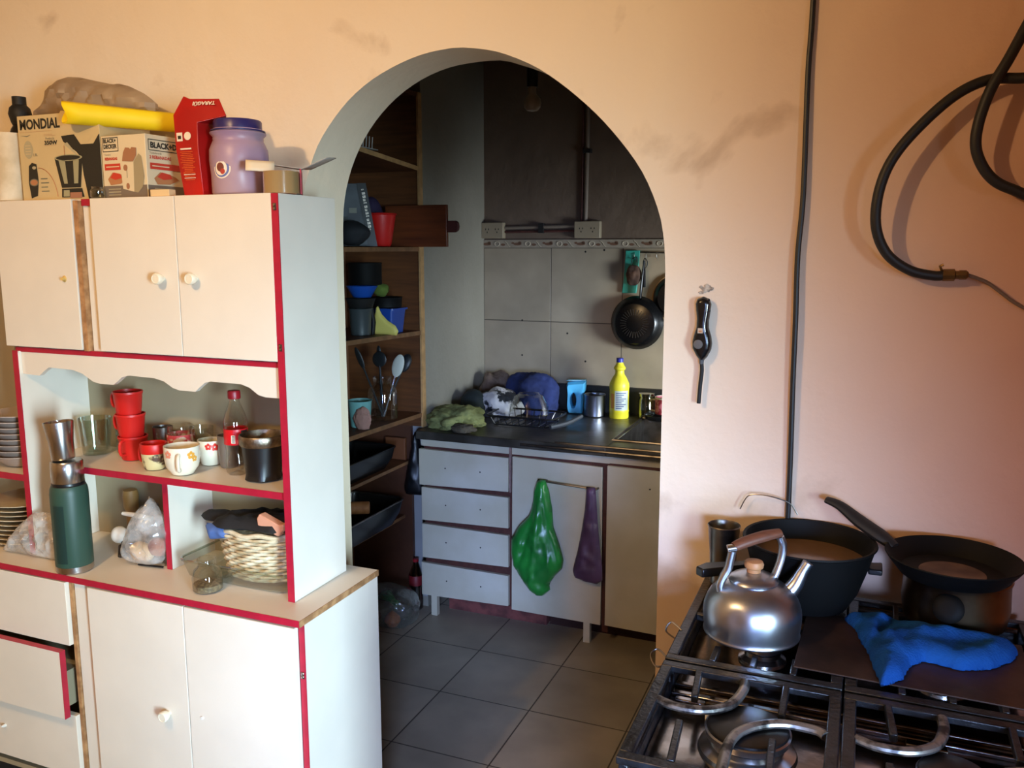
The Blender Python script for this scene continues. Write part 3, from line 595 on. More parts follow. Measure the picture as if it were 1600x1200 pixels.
text(p, 'Tostadora de', M_ink2, (lambda f: (lambda u, v: f(0.010+u, 0.1045+v)))(fq(0.001)), 0.007); text(p, '2 REBANADAS', M_inkr, (lambda f: (lambda u, v: f(0.010+u, 0.093+v)))(fq(0.001)), 0.0105, bold=0.0004)
text(p, 'Tostadora', M_ink2, (lambda f: (lambda u, v: f(0.012+u, 0.103+v)))(fl(0.001)), 0.006); text(p, 'REBANADAS', M_inkr, (lambda f: (lambda u, v: f(0.012+u, 0.092+v)))(fl(0.001)), 0.009, bold=0.0004)
a1, a2, a3 = fl(0.0012), fl(0.0016), fl(0.0020)
M_tst = mat('printed_toast', (160, 110, 78), 0.5); M_tg = mat('printed_toaster_grey', (158, 144, 112), 0.4)
flatpoly(p, [(0.082, 0.088), (0.088, 0.108), (0.098, 0.120), (0.112, 0.119), (0.122, 0.113), (0.120, 0.086)], M_tst, a1); flatpoly(p, [(0.108, 0.088), (0.112, 0.110), (0.124, 0.120), (0.142, 0.118), (0.140, 0.100), (0.126, 0.086)], M_tst, a2)
flatpoly(p, [(0.074, 0.088), (0.128, 0.084), (0.124, 0.014), (0.080, 0.022)], M_cw, a2); flatpoly(p, [(0.128, 0.084), (0.150, 0.104), (0.160, 0.098), (0.168, 0.050), (0.160, 0.026), (0.140, 0.012), (0.124, 0.014)], M_tg, a2)
flatpoly(p, ell(0.095, 0.072, 0.0085, 0.0075), M_tst, a3); flatpoly(p, ell(0.101, 0.028, 0.007, 0.0075), M_tst, a3); rect(p, 0.099, 0.101, 0.048, 0.068, M_ink2, a3)
p.build('printed_sides', tb)
# --- rolled yellow sheet
yr = thing('yellow_foam_roll', 'long rolled sheet of bright yellow foam lying across the two boxes', 'roll', (-1.833, 1.592, 1.978))
M_yel = mat('yellow_foam', (250, 220, 16), 0.6, var=0.08)
A = Vector((0, 0, 0)); Bv = Vector((0.205, 0.245, -0.010)); dr_ = Bv.normalized(); pr_ = MB()
side = Vector((0, 0, 1)).cross(dr_).normalized(); upv = dr_.cross(side)
def spiral(u, v):
    a = u*2*PI*1.45+2.2; r = 0.0235-0.0035*u+0.004*(1-v); c = Bv*v
    return c+side*r*math.cos(a)+upv*r*math.sin(a)+dr_*(0.006*math.sin(a*2)*(1-v))
pr_.sheet(spiral, 46, 10, M_yel).build('foam_sheet', yr, solid=0.0018)
# --- red yerba packet
rp = thing('red_packet', 'tall red paper packet with a folded top between toaster box and lilac jar', 'packet', (-1.49, 1.68, ZH))
M_redp = mat('glossy_red_paper', (190, 22, 20), 0.33, rgb2=(164, 18, 18), scale=8, bump=0.25, bscale=22)
b = MB(); i = b.mi(M_redp)
bot = [(-0.037, -0.030), (0.026, -0.036), (0.032, 0.05), (-0.01, 0.060)]; mid = [(-0.056, -0.032), (0.022, -0.040), (0.028, 0.05), (-0.02, 0.060)]
b0 = [b.v((x, y, 0.0005)) for x, y in bot]; b1 = [b.v((bot[k][0]*0.3+mid[k][0]*0.7, bot[k][1]*0.3+mid[k][1]*0.7-(0.004 if k < 2 else 0), 0.11)) for k in range(4)]
b2 = [b.v((mid[k][0], mid[k][1], z)) for k, z in enumerate((0.190, 0.168, 0.170, 0.185))]
E1 = b.v((-0.040, -0.012, 0.236)); E2 = b.v((-0.018, -0.016, 0.226)); E3 = b.v((0.056, 0.0, 0.226)); E4 = b.v((0.072, 0.004, 0.186))
b.f(b0[::-1], i)
for a, c in ((b0, b1), (b1, b2)):
    for k in range(4): b.f([a[k], a[(k+1) % 4], c[(k+1) % 4], c[k]], i)
b.f([b2[0], b2[1], E2, E1], i); b.f([b2[1], E4, E3, E2], i); b.f([b2[1], b2[2], E4], i); b.f([b2[2], b2[3], E3, E4], i); b.f([b2[3], b2[0], E1], i); b.f([b2[3], E1, E2, E3], i)
b.build('packet', rp, bevel=0.0015)
p = MB()
def RF(u, v):   # narrow front face: u across 0..1, v height in metres
    t = max(0.0, min(1.0, v/0.11)); q0 = Vector((-0.037, -0.030, 0)).lerp(Vector((-0.0503, -0.0354, 0)), t); q1 = Vector((0.026, -0.036, 0)).lerp(Vector((0.0232, -0.0428, 0)), t)
    if v > 0.11: s_ = (v-0.11)/0.065; q0 = q0.lerp(Vector((-0.056, -0.032, 0)), s_); q1 = q1.lerp(Vector((0.022, -0.040, 0)), s_)
    q = q0.lerp(q1, u); return (q.x-0.0001, q.y-0.0013, v)
M_wl = mat('white_ink', (236, 222, 204), 0.4); M_yl = mat('orange_small_print', (214, 92, 40), 0.5)
rect(p, 0.10, 0.36, 0.128, 0.148, M_wl, RF); flatpoly(p, [(0.16+0.0, 0.133), (0.30, 0.133), (0.30, 0.141), (0.16, 0.141)], M_ink, lambda u, v: (RF(u, v)[0], RF(u, v)[1]-0.0006, v)); flatpoly(p, ell(0.58, 0.139, 0.15, 0.0095), M_wl, RF)
rect(p, 0.22, 0.72, 0.108, 0.1115, M_wl, RF)
rnd = random.Random(3)
for k in range(17): w_ = rnd.uniform(0.2, 0.34); rect(p, 0.47-w_, 0.47+w_, 0.038+k*0.004, 0.0396+k*0.004, M_yl if k not in (1, 3) else M_wl, RF)
_E2, _E3, _C1 = Vector((-0.018, -0.016, 0.226)), Vector((0.056, 0.0, 0.226)), Vector((0.022, -0.040, 0.168))
_ex = (_E3-_E2).normalized(); _nn = _ex.cross(_C1-_E2).normalized(); _nn = -_nn if _nn.y > 0 else _nn; _dn = (_C1-_E2)-_ex*(_C1-_E2).dot(_ex); _dn.normalize()
def RT(u, v): return _E3-_ex*(0.006+u)+_dn*(0.010+v)+_nn*0.003   # the folded top, writing upside down
p.build('printed_text', rp)
p = MB(); text(p, 'TARAGÜI', M_wl, RT, 0.0135, bold=0.0005, sx=1.0); p.build('folded_top_print', rp)
# --- small cream soap-like box in front
cb_ = MB().box(-0.030, 0.024, -0.012, 0.012, 0, 0.016, mat('plain_cream_card', (222, 190, 140), 0.6)); tag(cb_.build('small_card_box', bevel=0.001), 'small plain cream card box lying before the toaster box', 'box', loc=(-1.566, 1.625, ZH), rz=0.08)
# --- little clear jar between the boxes
lj = thing('little_glass_jar', 'little clear glass jar between the blender box and the toaster box', 'jar', (-1.775, 1.622, ZH))
MB().lathe([(0, 0.001), (0.016, 0.001), (0.018, 0.004), (0.018, 0.018), (0.014, 0.023), (0.014, 0.028)], M_glassg, seg=20).build('glass', lj)
# --- lilac plastic jar
lp = thing('lilac_jar', 'lilac translucent plastic storage jar with a dark blue screw lid and round sticker', 'jar', (-1.392, 1.690, ZH))
lp.scale = (1.07, 1.07, 1.08)
M_lil = mat('lilac_plastic', (176, 148, 158), 0.38, rgb2=(150, 124, 156), scale=5); M_bl = mat('navy_plastic', (42, 36, 96), 0.35)
lprof = [(0, 0.001), (0.056, 0.001), (0.0605, 0.006), (0.061, 0.045), (0.0635, 0.075), (0.0625, 0.098), (0.056, 0.113), (0.0535, 0.118), (0.0545, 0.121), (0.0535, 0.125), (0.0595, 0.131), (0.0605, 0.134), (0.0540, 0.137), (0.053, 0.142)]
def lfn(a, z):  # pinched finger grip on the right
    d = math.exp(-((a-5.95)/0.34)**2); return 1-0.16*d*math.exp(-((z-0.068)/0.018)**2)+0.03*d*math.exp(-((z-0.098)/0.01)**2)
MB().lathe(lprof, M_lil, seg=64, fn=lfn).build('jar_body', lp, flat=60)
MB().lathe([(0.0585, 0.137), (0.0585, 0.1395), (0.0515, 0.1405), (0.0515, 0.158), (0.0495, 0.161), (0.046, 0.162), (0, 0.162)], M_bl, seg=48, fn=lambda a, z: 1+0.006*math.sin(a*30)).build('lid', lp)
MB().box(-0.067, -0.055, -0.008, 0.008, 0.128, 0.136, M_bl).build('lid_tab', lp, bevel=0.002)
p = MB(); wrap_disc(p, 0.0622, math.radians(272), 0.056, 0.022, M_wl); p.build('sticker', lp)
p = MB(); wrap_disc(p, 0.0626, math.radians(272), 0.056, 0.019, mat('blue_sticker_ring', (96, 110, 168), 0.4)); wrap_disc(p, 0.0630, math.radians(271), 0.056, 0.0155, M_wl)
wrap_disc(p, 0.0634, math.radians(270), 0.058, 0.0095, mat('brown_print', (120, 60, 50), 0.5)); wrap_disc(p, 0.0634, math.radians(275), 0.049, 0.006, mat('red_print', (176, 60, 50), 0.5)); p.build('sticker_picture', lp)
# --- open box and the tape roll
ob = thing('open_carton', 'small open white carton with a red side and splayed flaps, lying beside the jar', 'box', (-1.286, 1.682, ZH), math.radians(33))
M_wc = mat('white_card_inside', (226, 208, 178), 0.55); M_gc = mat('greyish_card_back', (176, 164, 152), 0.6)
MB().box(-0.028, 0.060, 0.022, 0.0235, 0.001, 0.052, M_gc).box(-0.028, 0.060, -0.010, 0.022, 0.0002, 0.0012, M_gc).build('carton', ob)
p = MB(); p.box(0.060, 0.0615, -0.040, 0.0235, 0.0005, 0.056, mat('red_card', (178, 32, 52), 0.45)); p.box(0.0595, 0.0625, -0.052, -0.040, 0.0005, 0.056, mat('red_card', (178, 32, 52), 0.45)); p.build('red_side', ob)
p = MB(); p.sheet(lambda u, v: (-0.058+0.062*u, -0.052-0.012*v+0.01*u, 0.074-0.024*v-0.002*u), 4, 3, M_wc); p.build('front_flap', ob, solid=0.0012)
p = MB(); p.sheet(lambda u, v: (-0.012+0.075*u, -0.044+0.06*v, 0.067-0.010*u+0.002*v), 5, 3, M_gc); p.build('top_flap', ob, solid=0.0012)
p = MB(); p.sheet(lambda u, v: (0.0615+0.060*v+0.02*u, -0.030+0.055*u-0.02*v, 0.057+0.026*v+0.004*u), 4, 4, M_gc); p.build('side_flap', ob, solid=0.0012)
tp = thing('tape_roll', 'upright roll of shiny brown packing tape in front of the open carton', 'tape', (-1.246, 1.653, ZH))
M_tape = mat('brown_packing_tape', (156, 128, 86), 0.16, var=0.1, scale=3, coat=0.5)
MB().lathe([(0.034, 0.001), (0.0405, 0.001), (0.0405, 0.049), (0.034, 0.049)], M_tape, seg=48).build('tape', tp)
MB().lathe([(0.0338, 0.0), (0.0338, 0.050), (0.0318, 0.050), (0.0318, 0.0), (0.0338, 0)], M_orange, seg=40).build('core', tp)

# ================================================================== display shelf of the hutch (z = 1.077)
ZS = 1.078
def tumbler(name, label, x, y, r0, r1, h, m, z=ZS, facets=0, cat='glass', th=0.002):
    fn = (lambda a, zz: 1-0.035*abs(math.sin(a*facets/2))) if facets else None
    b = MB().lathe([(0, 0.0005), (r0, 0.0005), (r0+0.001, 0.004), (r1, h), (r1-th, h), (r0-th, 0.010), (0, 0.008)], m, seg=48 if facets else 28, fn=fn)
    return tag(b.build(name), label, cat, loc=(x, y, z))
tumbler('drinking_glass', 'wide faceted clear tumbler behind the steel cup on the flask', -1.985, 1.745, 0.036, 0.045, 0.102, M_glassg, facets=9)
tumbler('drinking_glass', 'plain clear glass just left of the stacked red cups', -1.915, 1.785, 0.024, 0.028, 0.092, M_glass)
tumbler('drinking_glass', 'clear glass standing behind the black mug with steel rim', -1.33, 1.785, 0.026, 0.033, 0.120, M_glass)
tumbler('drinking_glass', 'short clear glass hidden behind the white flowered mug', -1.640, 1.784, 0.026, 0.032, 0.096, M_glass)
tumbler('steel_tumbler', 'small dark steel tumbler right of the stacked red cups', -1.768, 1.775, 0.022, 0.027, 0.088, M_steeld, cat='cup')
tumbler('grey_plastic_cup', 'grey translucent cup tucked behind the cola bottle', -1.535, 1.765, 0.022, 0.028, 0.086, mat('grey_cup_plastic', (120, 112, 104), 0.35), cat='cup')
def handle(b, m, R, z0, z1, out, ang, r=0.004, flat=1.0):
    c, s_ = math.cos(ang), math.sin(ang); P = [(R*0.97, z0), (R+out*0.75, z0+(z1-z0)*0.08), (R+out, z0+(z1-z0)*0.5), (R+out*0.75, z1-(z1-z0)*0.06), (R*0.97, z1)]
    b.tube([(x*c, x*s_, z) for x, z in P], r, m, 8, smooth=5, flat=flat)
# --- stack of red cups: each a thing
M_rc = mat('red_plastic', (206, 30, 24), 0.4, var=0.06)
def redcup(label, x, y, z, lid=False, ang=PI*1.02):
    c = thing('red_cup', label, 'cup', (x, y, z), 0, 'stacked red plastic cups')
    MB().lathe([(0, 0.001), (0.030, 0.001), (0.032, 0.006), (0.0375, 0.058), (0.039, 0.060), (0.039, 0.0655), (0.036, 0.0655), (0.0355, 0.058), (0.030, 0.007), (0, 0.005)], M_rc, seg=36).build('cup_body', c)
    h = MB(); handle(h, M_rc, 0.036, 0.018, 0.058, 0.020, ang, 0.0042); h.build('handle', c); return c
redcup('lowest red cup of the stack, on the display shelf', -1.836, 1.735, ZS, ang=-PI*0.45)
redcup('middle red cup of the stack of three', -1.840, 1.735, ZS+0.0615)
redcup('topmost red cup of the stack, handle to the left', -1.844, 1.735, ZS+0.123)
# --- red and floral mugs
def mug(name, label, x, y, r, h, m, rz=0, ang=-PI/2, deco=None, prof=None, hr=0.0045):
    c = thing(name, label, 'mug', (x, y, ZS), rz)
    P = prof or [(0, 0.001), (r*0.60, 0.001), (r*0.64, 0.004), (r*0.90, h*0.28), (r*0.99, h*0.6), (r, h), (r-0.0025, h), (r*0.93, h*0.5), (r*0.6, 0.008), (0, 0.006)]
    MB().lathe(P, m, seg=40).build('mug_body', c); hb = MB(); handle(hb, m, r*0.95, h*0.25, h*0.78, r*0.42, ang, hr, 1.3); hb.build('handle', c)
    for fl_ in (deco or []): d = MB(); flower(d, *fl_); d.build('painted_flower', c)
    return c
M_fr = mat('red_flower_glaze', (206, 52, 40), 0.3); M_fo = mat('orange_flower_glaze', (222, 158, 62), 0.3); M_fp = mat('pink_flower_glaze', (226, 140, 110), 0.3)
def flower(d, R, a, z, s_, m):
    for k in range(5): t = 2*PI*k/5+0.3; wrap_disc(d, R, a+s_*0.62*math.cos(t)/R, z+s_*0.62*math.sin(t), s_*0.42, m)
mug('flowered_mug', 'white mug with pale orange flowers, its handle towards the front of the shelf', -1.597, 1.663, 0.0445, 0.074, M_cera, ang=-PI*0.31, deco=[(0.0452, -PI*0.10, 0.055, 0.010, M_fo), (0.0455, -PI*0.52, 0.058, 0.010, M_fp), (0.0448, -PI*0.03, 0.045, 0.008, M_fo)])
mug('flowered_mug', 'small cream cup with a red flower beside the cola bottle', -1.598, 1.768, 0.033, 0.068, M_cera, ang=PI*0.9, prof=[(0, 0.001), (0.023, 0.001), (0.026, 0.004), (0.031, 0.03), (0.033, 0.068), (0.031, 0.068), (0.029, 0.03), (0, 0.006)], deco=[(0.0336, -PI*0.16, 0.052, 0.010, M_fr), (0.0336, -PI*0.32, 0.054, 0.009, M_fr)], hr=0.0035)
rj = thing('red_rimmed_cup', 'short cup with red rim and brown pattern left of the white flowered mug', 'cup', (-1.700, 1.672, ZS))
MB().lathe([(0, 0.001), (0.024, 0.001), (0.027, 0.005), (0.030, 0.020), (0.032, 0.044)], mat('patterned_cup_glaze', (206, 190, 140), 0.35, rgb2=(84, 60, 44), scale=45, lo=0.40, hi=0.5), seg=36).build('cup_body', rj)
MB().lathe([(0.0320, 0.044), (0.0335, 0.047), (0.0345, 0.068), (0.0335, 0.070), (0.030, 0.069), (0.029, 0.044)], M_rc, seg=36).build('red_rim', rj)
hb = MB(); handle(hb, M_rc, 0.032, 0.018, 0.056, 0.012, PI*1.05, 0.0035); hb.build('handle', rj)
dj = thing('decorated_jar', 'clear lidded glass jar with a red lace band behind the flowered mug', 'jar', (-1.705, 1.775, ZS))
MB().lathe([(0, 0.001), (0.032, 0.001), (0.035, 0.006), (0.0355, 0.062), (0.034, 0.070), (0.036, 0.078), (0.034, 0.096), (0.032, 0.098)], M_glass, seg=32).build('glass', dj)
b = MB(); wrap_rect(b, 0.0360, 0, 2*PI, 0.052, 0.074, mat('red_lace_band', (196, 66, 70), 0.5, rgb2=(214, 196, 180), scale=60, lo=0.42, hi=0.5), 40); b.build('lace_band', dj)
# --- cola bottle
cb = thing('cola_bottle', 'small empty clear cola bottle with red cap and red label on the display shelf', 'bottle', (-1.466, 1.716, ZS))
def pet(a, z): return 1-(0.10*max(0, 1-abs(z-0.006)/0.014)*(0.5+0.5*math.cos(a*5)))-(0.03*(0.5+0.5*math.cos(a*8)) if 0.02 < z < 0.07 else 0)
MB().lathe([(0, 0.008), (0.014, 0.003), (0.022, 0.0), (0.029, 0.008), (0.0305, 0.022), (0.0285, 0.050), (0.0270, 0.070), (0.0285, 0.080), (0.0290, 0.118), (0.0310, 0.126), (0.030, 0.140), (0.024, 0.160), (0.016, 0.180), (0.0125, 0.190), (0.0125, 0.198)], M_pet, seg=60, fn=pet).build('bottle_body', cb, flat=70)
MB().lathe([(0.0155, 0.196), (0.0158, 0.198), (0.0158, 0.214), (0.0145, 0.2165), (0, 0.217)], mat('dark_red_cap', (150, 20, 30), 0.4), seg=40, fn=lambda a, z: 1+0.02*math.sin(a*24)).build('cap', cb)
MB().lathe([(0.0298, 0.080), (0.0302, 0.082), (0.0302, 0.118), (0.0298, 0.120)], mat('cola_red_label', (200, 18, 30), 0.35), seg=48).build('label', cb)
p = MB(); wrap_rect(p, 0.0306, math.radians(287), math.radians(306), 0.085, 0.106, M_wl, 6)
for k in range(6): wrap_rect(p, 0.0309, math.radians(290), math.radians(303), 0.0865+k*0.0032, 0.0882+k*0.0032, M_ink, 5)
wrap_rect(p, 0.0306, math.radians(334), math.radians(372), 0.100, 0.1175, M_ink, 8); wrap_rect(p, 0.0309, math.radians(337), math.radians(367), 0.103, 0.106, M_wl, 8)
wrap_rect(p, 0.0306, math.radians(312), math.radians(334), 0.084, 0.094, mat('pale_red_print', (226, 90, 80), 0.4), 6); p.build('label_print', cb)
# --- black mug with steel rim
km = thing('black_mug', 'black faceted mug with a broad steel rim at the right end of the display shelf', 'mug', (-1.371, 1.700, ZS))
km.scale = (1.14, 1.14, 1.03)
MB().lathe([(0, 0.001), (0.036, 0.001), (0.040, 0.004), (0.038, 0.016), (0.041, 0.050), (0.0455, 0.090), (0.042, 0.090), (0.036, 0.010), (0, 0.006)], mat('black_leatherette', (16, 14, 14), 0.38), seg=48, fn=lambda a, z: 1+0.06*max(0, 1-z/0.03)*math.cos(a*6)).build('mug_body', km, flat=60)
MB().lathe([(0.0465, 0.086), (0.0495, 0.090), (0.0505, 0.108), (0.0490, 0.112), (0.0465, 0.112), (0.0435, 0.094), (0.0430, 0.089)], mat('hammered_pewter', (170, 158, 140), 0.38, 1.0, rgb2=(120, 108, 92), scale=60, bump=0.2, bscale=180), seg=48).build('steel_rim', km)

# ================================================================== hutch counter (z = 0.81)
ZC = 0.8112
tf = thing('green_flask', 'tall green and steel vacuum flask on the hutch counter', 'flask', (-1.892, 1.566, ZC))
M_gr = mat('dark_green_enamel', (44, 74, 62), 0.42, var=0.08)
MB().lathe([(0.0455, 0.018), (0.0462, 0.020), (0.0462, 0.212), (0.0445, 0.224), (0.0410, 0.232)], M_gr, seg=48).build('body', tf)
MB().lathe([(0, 0), (0.0435, 0), (0.0458, 0.003), (0.0460, 0.018), (0.045, 0.0185)], M_steel, seg=48).build('base_ring', tf)
MB().lathe([(0.0415, 0.232), (0.040, 0.2335), (0.040, 0.238), (0.0395, 0.240)], M_black, seg=40).build('neck_ring', tf)
MB().lathe([(0.0385, 0.2395), (0.0395, 0.241), (0.0395, 0.292), (0.037, 0.296), (0, 0.296)], M_steel, seg=48).build('steel_cap', tf)
p = MB(); wrap_rect(p, 0.0465, math.radians(262), math.radians(300), 0.03, 0.185, mat('darker_green_print', (22, 50, 46), 0.45), 10); p.build('dark_panel', tf)
sc = MB().lathe([(0, 0.001), (0.0265, 0.001), (0.0280, 0.004), (0.0300, 0.050), (0.0365, 0.098), (0.0360, 0.100), (0.0345, 0.099), (0.0285, 0.050), (0.026, 0.006), (0, 0.005)], M_steel, seg=40)
tag(sc.build('steel_cup'), 'flared steel cup resting on the cap of the green flask', 'cup', loc=(-1.899, 1.564, ZC+0.298), rot=(0, -0.09, 0))
# plates
def plate(label, x, y, z, r, m, group, h=0.012, rim=None):
    c = MB().lathe([(0, 0.001), (r*0.55, 0.001), (r*0.62, 0.003), (r*0.97, h), (r, h+0.001), (r, h+0.003), (r*0.96, h+0.002), (r*0.6, 0.0055), (0, 0.0045)], m, seg=48).build('dinner_plate' if r > 0.105 else 'bowl')
    return tag(c, label, 'plate' if r > 0.105 else 'bowl', group, loc=(x, y, z))
M_pl = mat('cream_glazed_plate', (214, 198, 168), 0.3, rgb2=(150, 108, 76), scale=4); M_bw = mat('pinkish_glass_bowl', (186, 170, 160), 0.25, var=0.15)
W1 = ['lowest', 'second', 'third', 'fourth', 'fifth', 'sixth', 'seventh', 'eighth', 'topmost']
for k in range(9): plate('cream dinner plate, %s from the bottom of the stack at the left edge' % W1[k] if 0 < k < 8 else 'cream dinner plate, %s in the stack on the counter at the left edge' % W1[k], -2.225+0.002*math.sin(k*2), 1.708, ZC+0.0135*k, 0.108, M_pl, 'dinner plates on the hutch counter')
for k in range(8): plate('pinkish bowl, %s from the bottom of the stack on the left shelf' % W1[k] if k < 7 else 'pinkish bowl, topmost of the stack on the left shelf', -2.215, 1.710, 1.0365+0.0165*k, 0.100-0.001*k, M_bw, 'bowls on the left shelf', h=0.034)
# see-through bags
def bagmesh(name, out, T, D, m, seed, amp=0.012, res=30, fr=20): return MB().puffy(out, T, D, m, lambda u, v, w: (u, -w, v), amp=amp, fr=fr, seed=seed, res=res).build(name, flat=180)
tag(bagmesh('clear_bag', [(-0.14, 0.0), (-0.11, 0.045), (-0.06, 0.090), (-0.01, 0.125), (0.04, 0.132), (0.08, 0.11), (0.105, 0.06), (0.11, 0.0)], 0.035, 0.06, M_film, 5, 0.026, fr=30, res=40), 'empty crumpled clear plastic bag left of the green flask', 'bag', loc=(-2.06, 1.60, ZC))
tag(bagmesh('clear_bag', [(-0.055, 0.005), (-0.062, 0.030), (-0.040, 0.085), (-0.022, 0.115), (0.0, 0.140), (0.02, 0.150), (0.030, 0.175), (0.040, 0.150), (0.062, 0.12), (0.075, 0.085), (0.068, 0.045), (0.055, 0.008), (0.02, 0.0), (-0.02, -0.0)], 0.038, 0.05, M_film, 9, 0.018, fr=26), 'knotted clear plastic bag holding bread beside the red edged divider', 'bag', loc=(-1.748, 1.660, ZC+0.003)).scale = (1.12, 1.05, 1.10)
M_bread = mat('bread_crust', (206, 160, 108), 0.8, rgb2=(226, 196, 150), scale=16, bump=0.2)
tag(MB().blob((0, 0, 0.027), (0.038, 0.024, 0.028), M_bread, 0.12, 6, 2, 3, floor=0).build('bread_roll'), 'pale bread roll at the bottom of the knotted clear bag', 'bread', loc=(-1.757, 1.664, ZC+0.005))
tag(MB().blob((0, 0, 0.022), (0.030, 0.020, 0.026), mat('brown_bread_crust', (186, 126, 90), 0.8, rgb2=(150, 84, 66), scale=20), 0.15, 6, 4, 3, floor=0).build('bread_roll'), 'browner bread roll lying on the right in the clear bag', 'bread', loc=(-1.703, 1.668, ZC+0.030))
tag(bagmesh('clear_bag', [(-0.05, 0.0), (-0.055, 0.06), (-0.03, 0.10), (0.0, 0.125), (0.03, 0.13), (0.055, 0.14), (0.05, 0.09), (0.06, 0.05), (0.05, 0.0)], 0.028, 0.04, thin('bluish_film', (0.86, 0.88, 0.95), 0.2, 0.08, haze=0.3, hcol=(0.5, 0.5, 0.6), hscale=25, bump=0.9), 13, 0.015), 'greyish shiny plastic bag behind the knotted bread bag', 'bag', loc=(-1.845, 1.76, ZC))
tag(MB().blob((0, 0, 0.024), (0.024, 0.022, 0.024), M_white, 0.05, 3, 1, 3, floor=0).build('white_egg_cup'), 'small white rounded pot right beside the green flask', 'pot', loc=(-1.873, 1.700, ZC+0.03))
mx = thing('hand_mixer', 'grey appliance with a white handle and black cord behind the bread bag', 'appliance', (-1.80, 1.745, ZC))
MB().blob((0.035, 0, 0.065), (0.055, 0.028, 0.06), mat('grey_appliance', (120, 112, 112), 0.4), 0.08, 4, 3, 3, floor=0).build('housing', mx)
MB().tube([(-0.045, -0.055, 0.122), (0.0, -0.050, 0.120), (0.045, -0.040, 0.112)], [0.005, 0.0075, 0.008], M_white, 12, smooth=3).build('white_handle', mx)
MB().tube([(0.0, -0.02, 0.10), (-0.035, -0.04, 0.075), (-0.055, -0.05, 0.045), (-0.050, -0.06, 0.02), (-0.02, -0.068, 0.008), (0.0, -0.072, 0.004)], 0.003, M_black, 8, smooth=6).tube([(0.045, -0.098, 0.004), (0.085, -0.092, 0.004), (0.12, -0.088, 0.004)], 0.0028, M_black, 8).build('cord', mx)
MB().tube([(-0.055, -0.058, 0.030), (-0.038, -0.074, 0.008)], [0.008, 0.011], M_black, 10).build('plug', mx)
tag(MB().lathe([(0, 0.0), (0.012, 0.0), (0.014, 0.02), (0.016, 0.09), (0.021, 0.10), (0.022, 0.135), (0.019, 0.15), (0, 0.153)], mat('turned_wood', (176, 132, 74), 0.5, var=0.15), seg=20).build('wooden_masher'), 'round-headed wooden kitchen tool standing at the back under the display shelf', 'utensil', loc=(-1.93, 1.80, ZC))
# wicker basket in glass dish
gd = thing('glass_oven_dish', 'rectangular clear glass oven dish under the wicker basket', 'dish', (-1.425, 1.715, ZC), 0)
def rrect(x0, x1, y0, y1, r, n=6):
    P = []
    for cx, cy, a in ((x1-r, y1-r, 0), (x0+r, y1-r, 1), (x0+r, y0+r, 2), (x1-r, y0+r, 3)):
        P += [(cx+r*math.cos((a+k/n)*PI/2), cy+r*math.sin((a+k/n)*PI/2)) for k in range(n+1)]
    return P
def loft(b, rings, m, close=True, cap0=True, cap1=False):
    i = b.mi(m); R = [[b.v(p) for p in ring] for ring in rings]; n = len(R[0])
    for a, c in zip(R, R[1:]):
        for k in range(n): b.f([a[k], a[(k+1) % n], c[(k+1) % n], c[k]], i)
    if cap0: b.f(R[0][::-1], i)
    if cap1: b.f(R[-1], i)
    return b
b = MB(); loft(b, [[(x, y, 0.001) for x, y in rrect(-0.150, 0.150, -0.078, 0.078, 0.025)], [(x, y, 0.008) for x, y in rrect(-0.158, 0.158, -0.086, 0.086, 0.030)], [(x, y, 0.050) for x, y in rrect(-0.172, 0.172, -0.096, 0.096, 0.034)]], M_glassg); b.build('dish', gd)
MB().tube([(x, y, 0.050) for x, y in rrect(-0.172, 0.172, -0.096, 0.096, 0.034)], 0.0035, M_glassg, 8, closed=True).build('rim', gd)
wb = thing('wicker_basket', 'oval white wicker basket standing in the glass oven dish', 'basket', (-1.390, 1.720, ZC+0.010))
wb.scale = (1.06, 1.03, 1.06)
M_wk = mat('white_wicker', (226, 212, 178), 0.55, rgb2=(176, 152, 112), scale=30)
NW = 33; w_ = MB()
for row in range(13):
    z = 0.006+row*0.0085; k_ = z/0.11; a_ = 0.098+0.024*k_; b_ = 0.066+0.016*k_
    w_.tube([((a_+0.0032*math.cos(q*PI+row*PI))*math.cos(2*PI*q/(NW*1.0)), (b_+0.0032*math.cos(q*PI+row*PI))*math.sin(2*PI*q/NW), z) for q in range(NW)][:NW], 0.0043, M_wk, 6, closed=True, flat=0.95, smooth=3)
w_.build('woven_wall', wb)
MB().tube([(0.123*math.cos(t), 0.083*math.sin(t), 0.118+0.003*math.sin(9*t)) for t in [2*PI*k/60 for k in range(60)]], 0.0058, M_wk, 8, closed=True).build('braided_rim', wb)
MB().lathe([(0, 0.001), (0.096, 0.001), (0.096, 0.005), (0, 0.005)], M_wk, seg=32, sy=0.7).build('basket_base', wb)
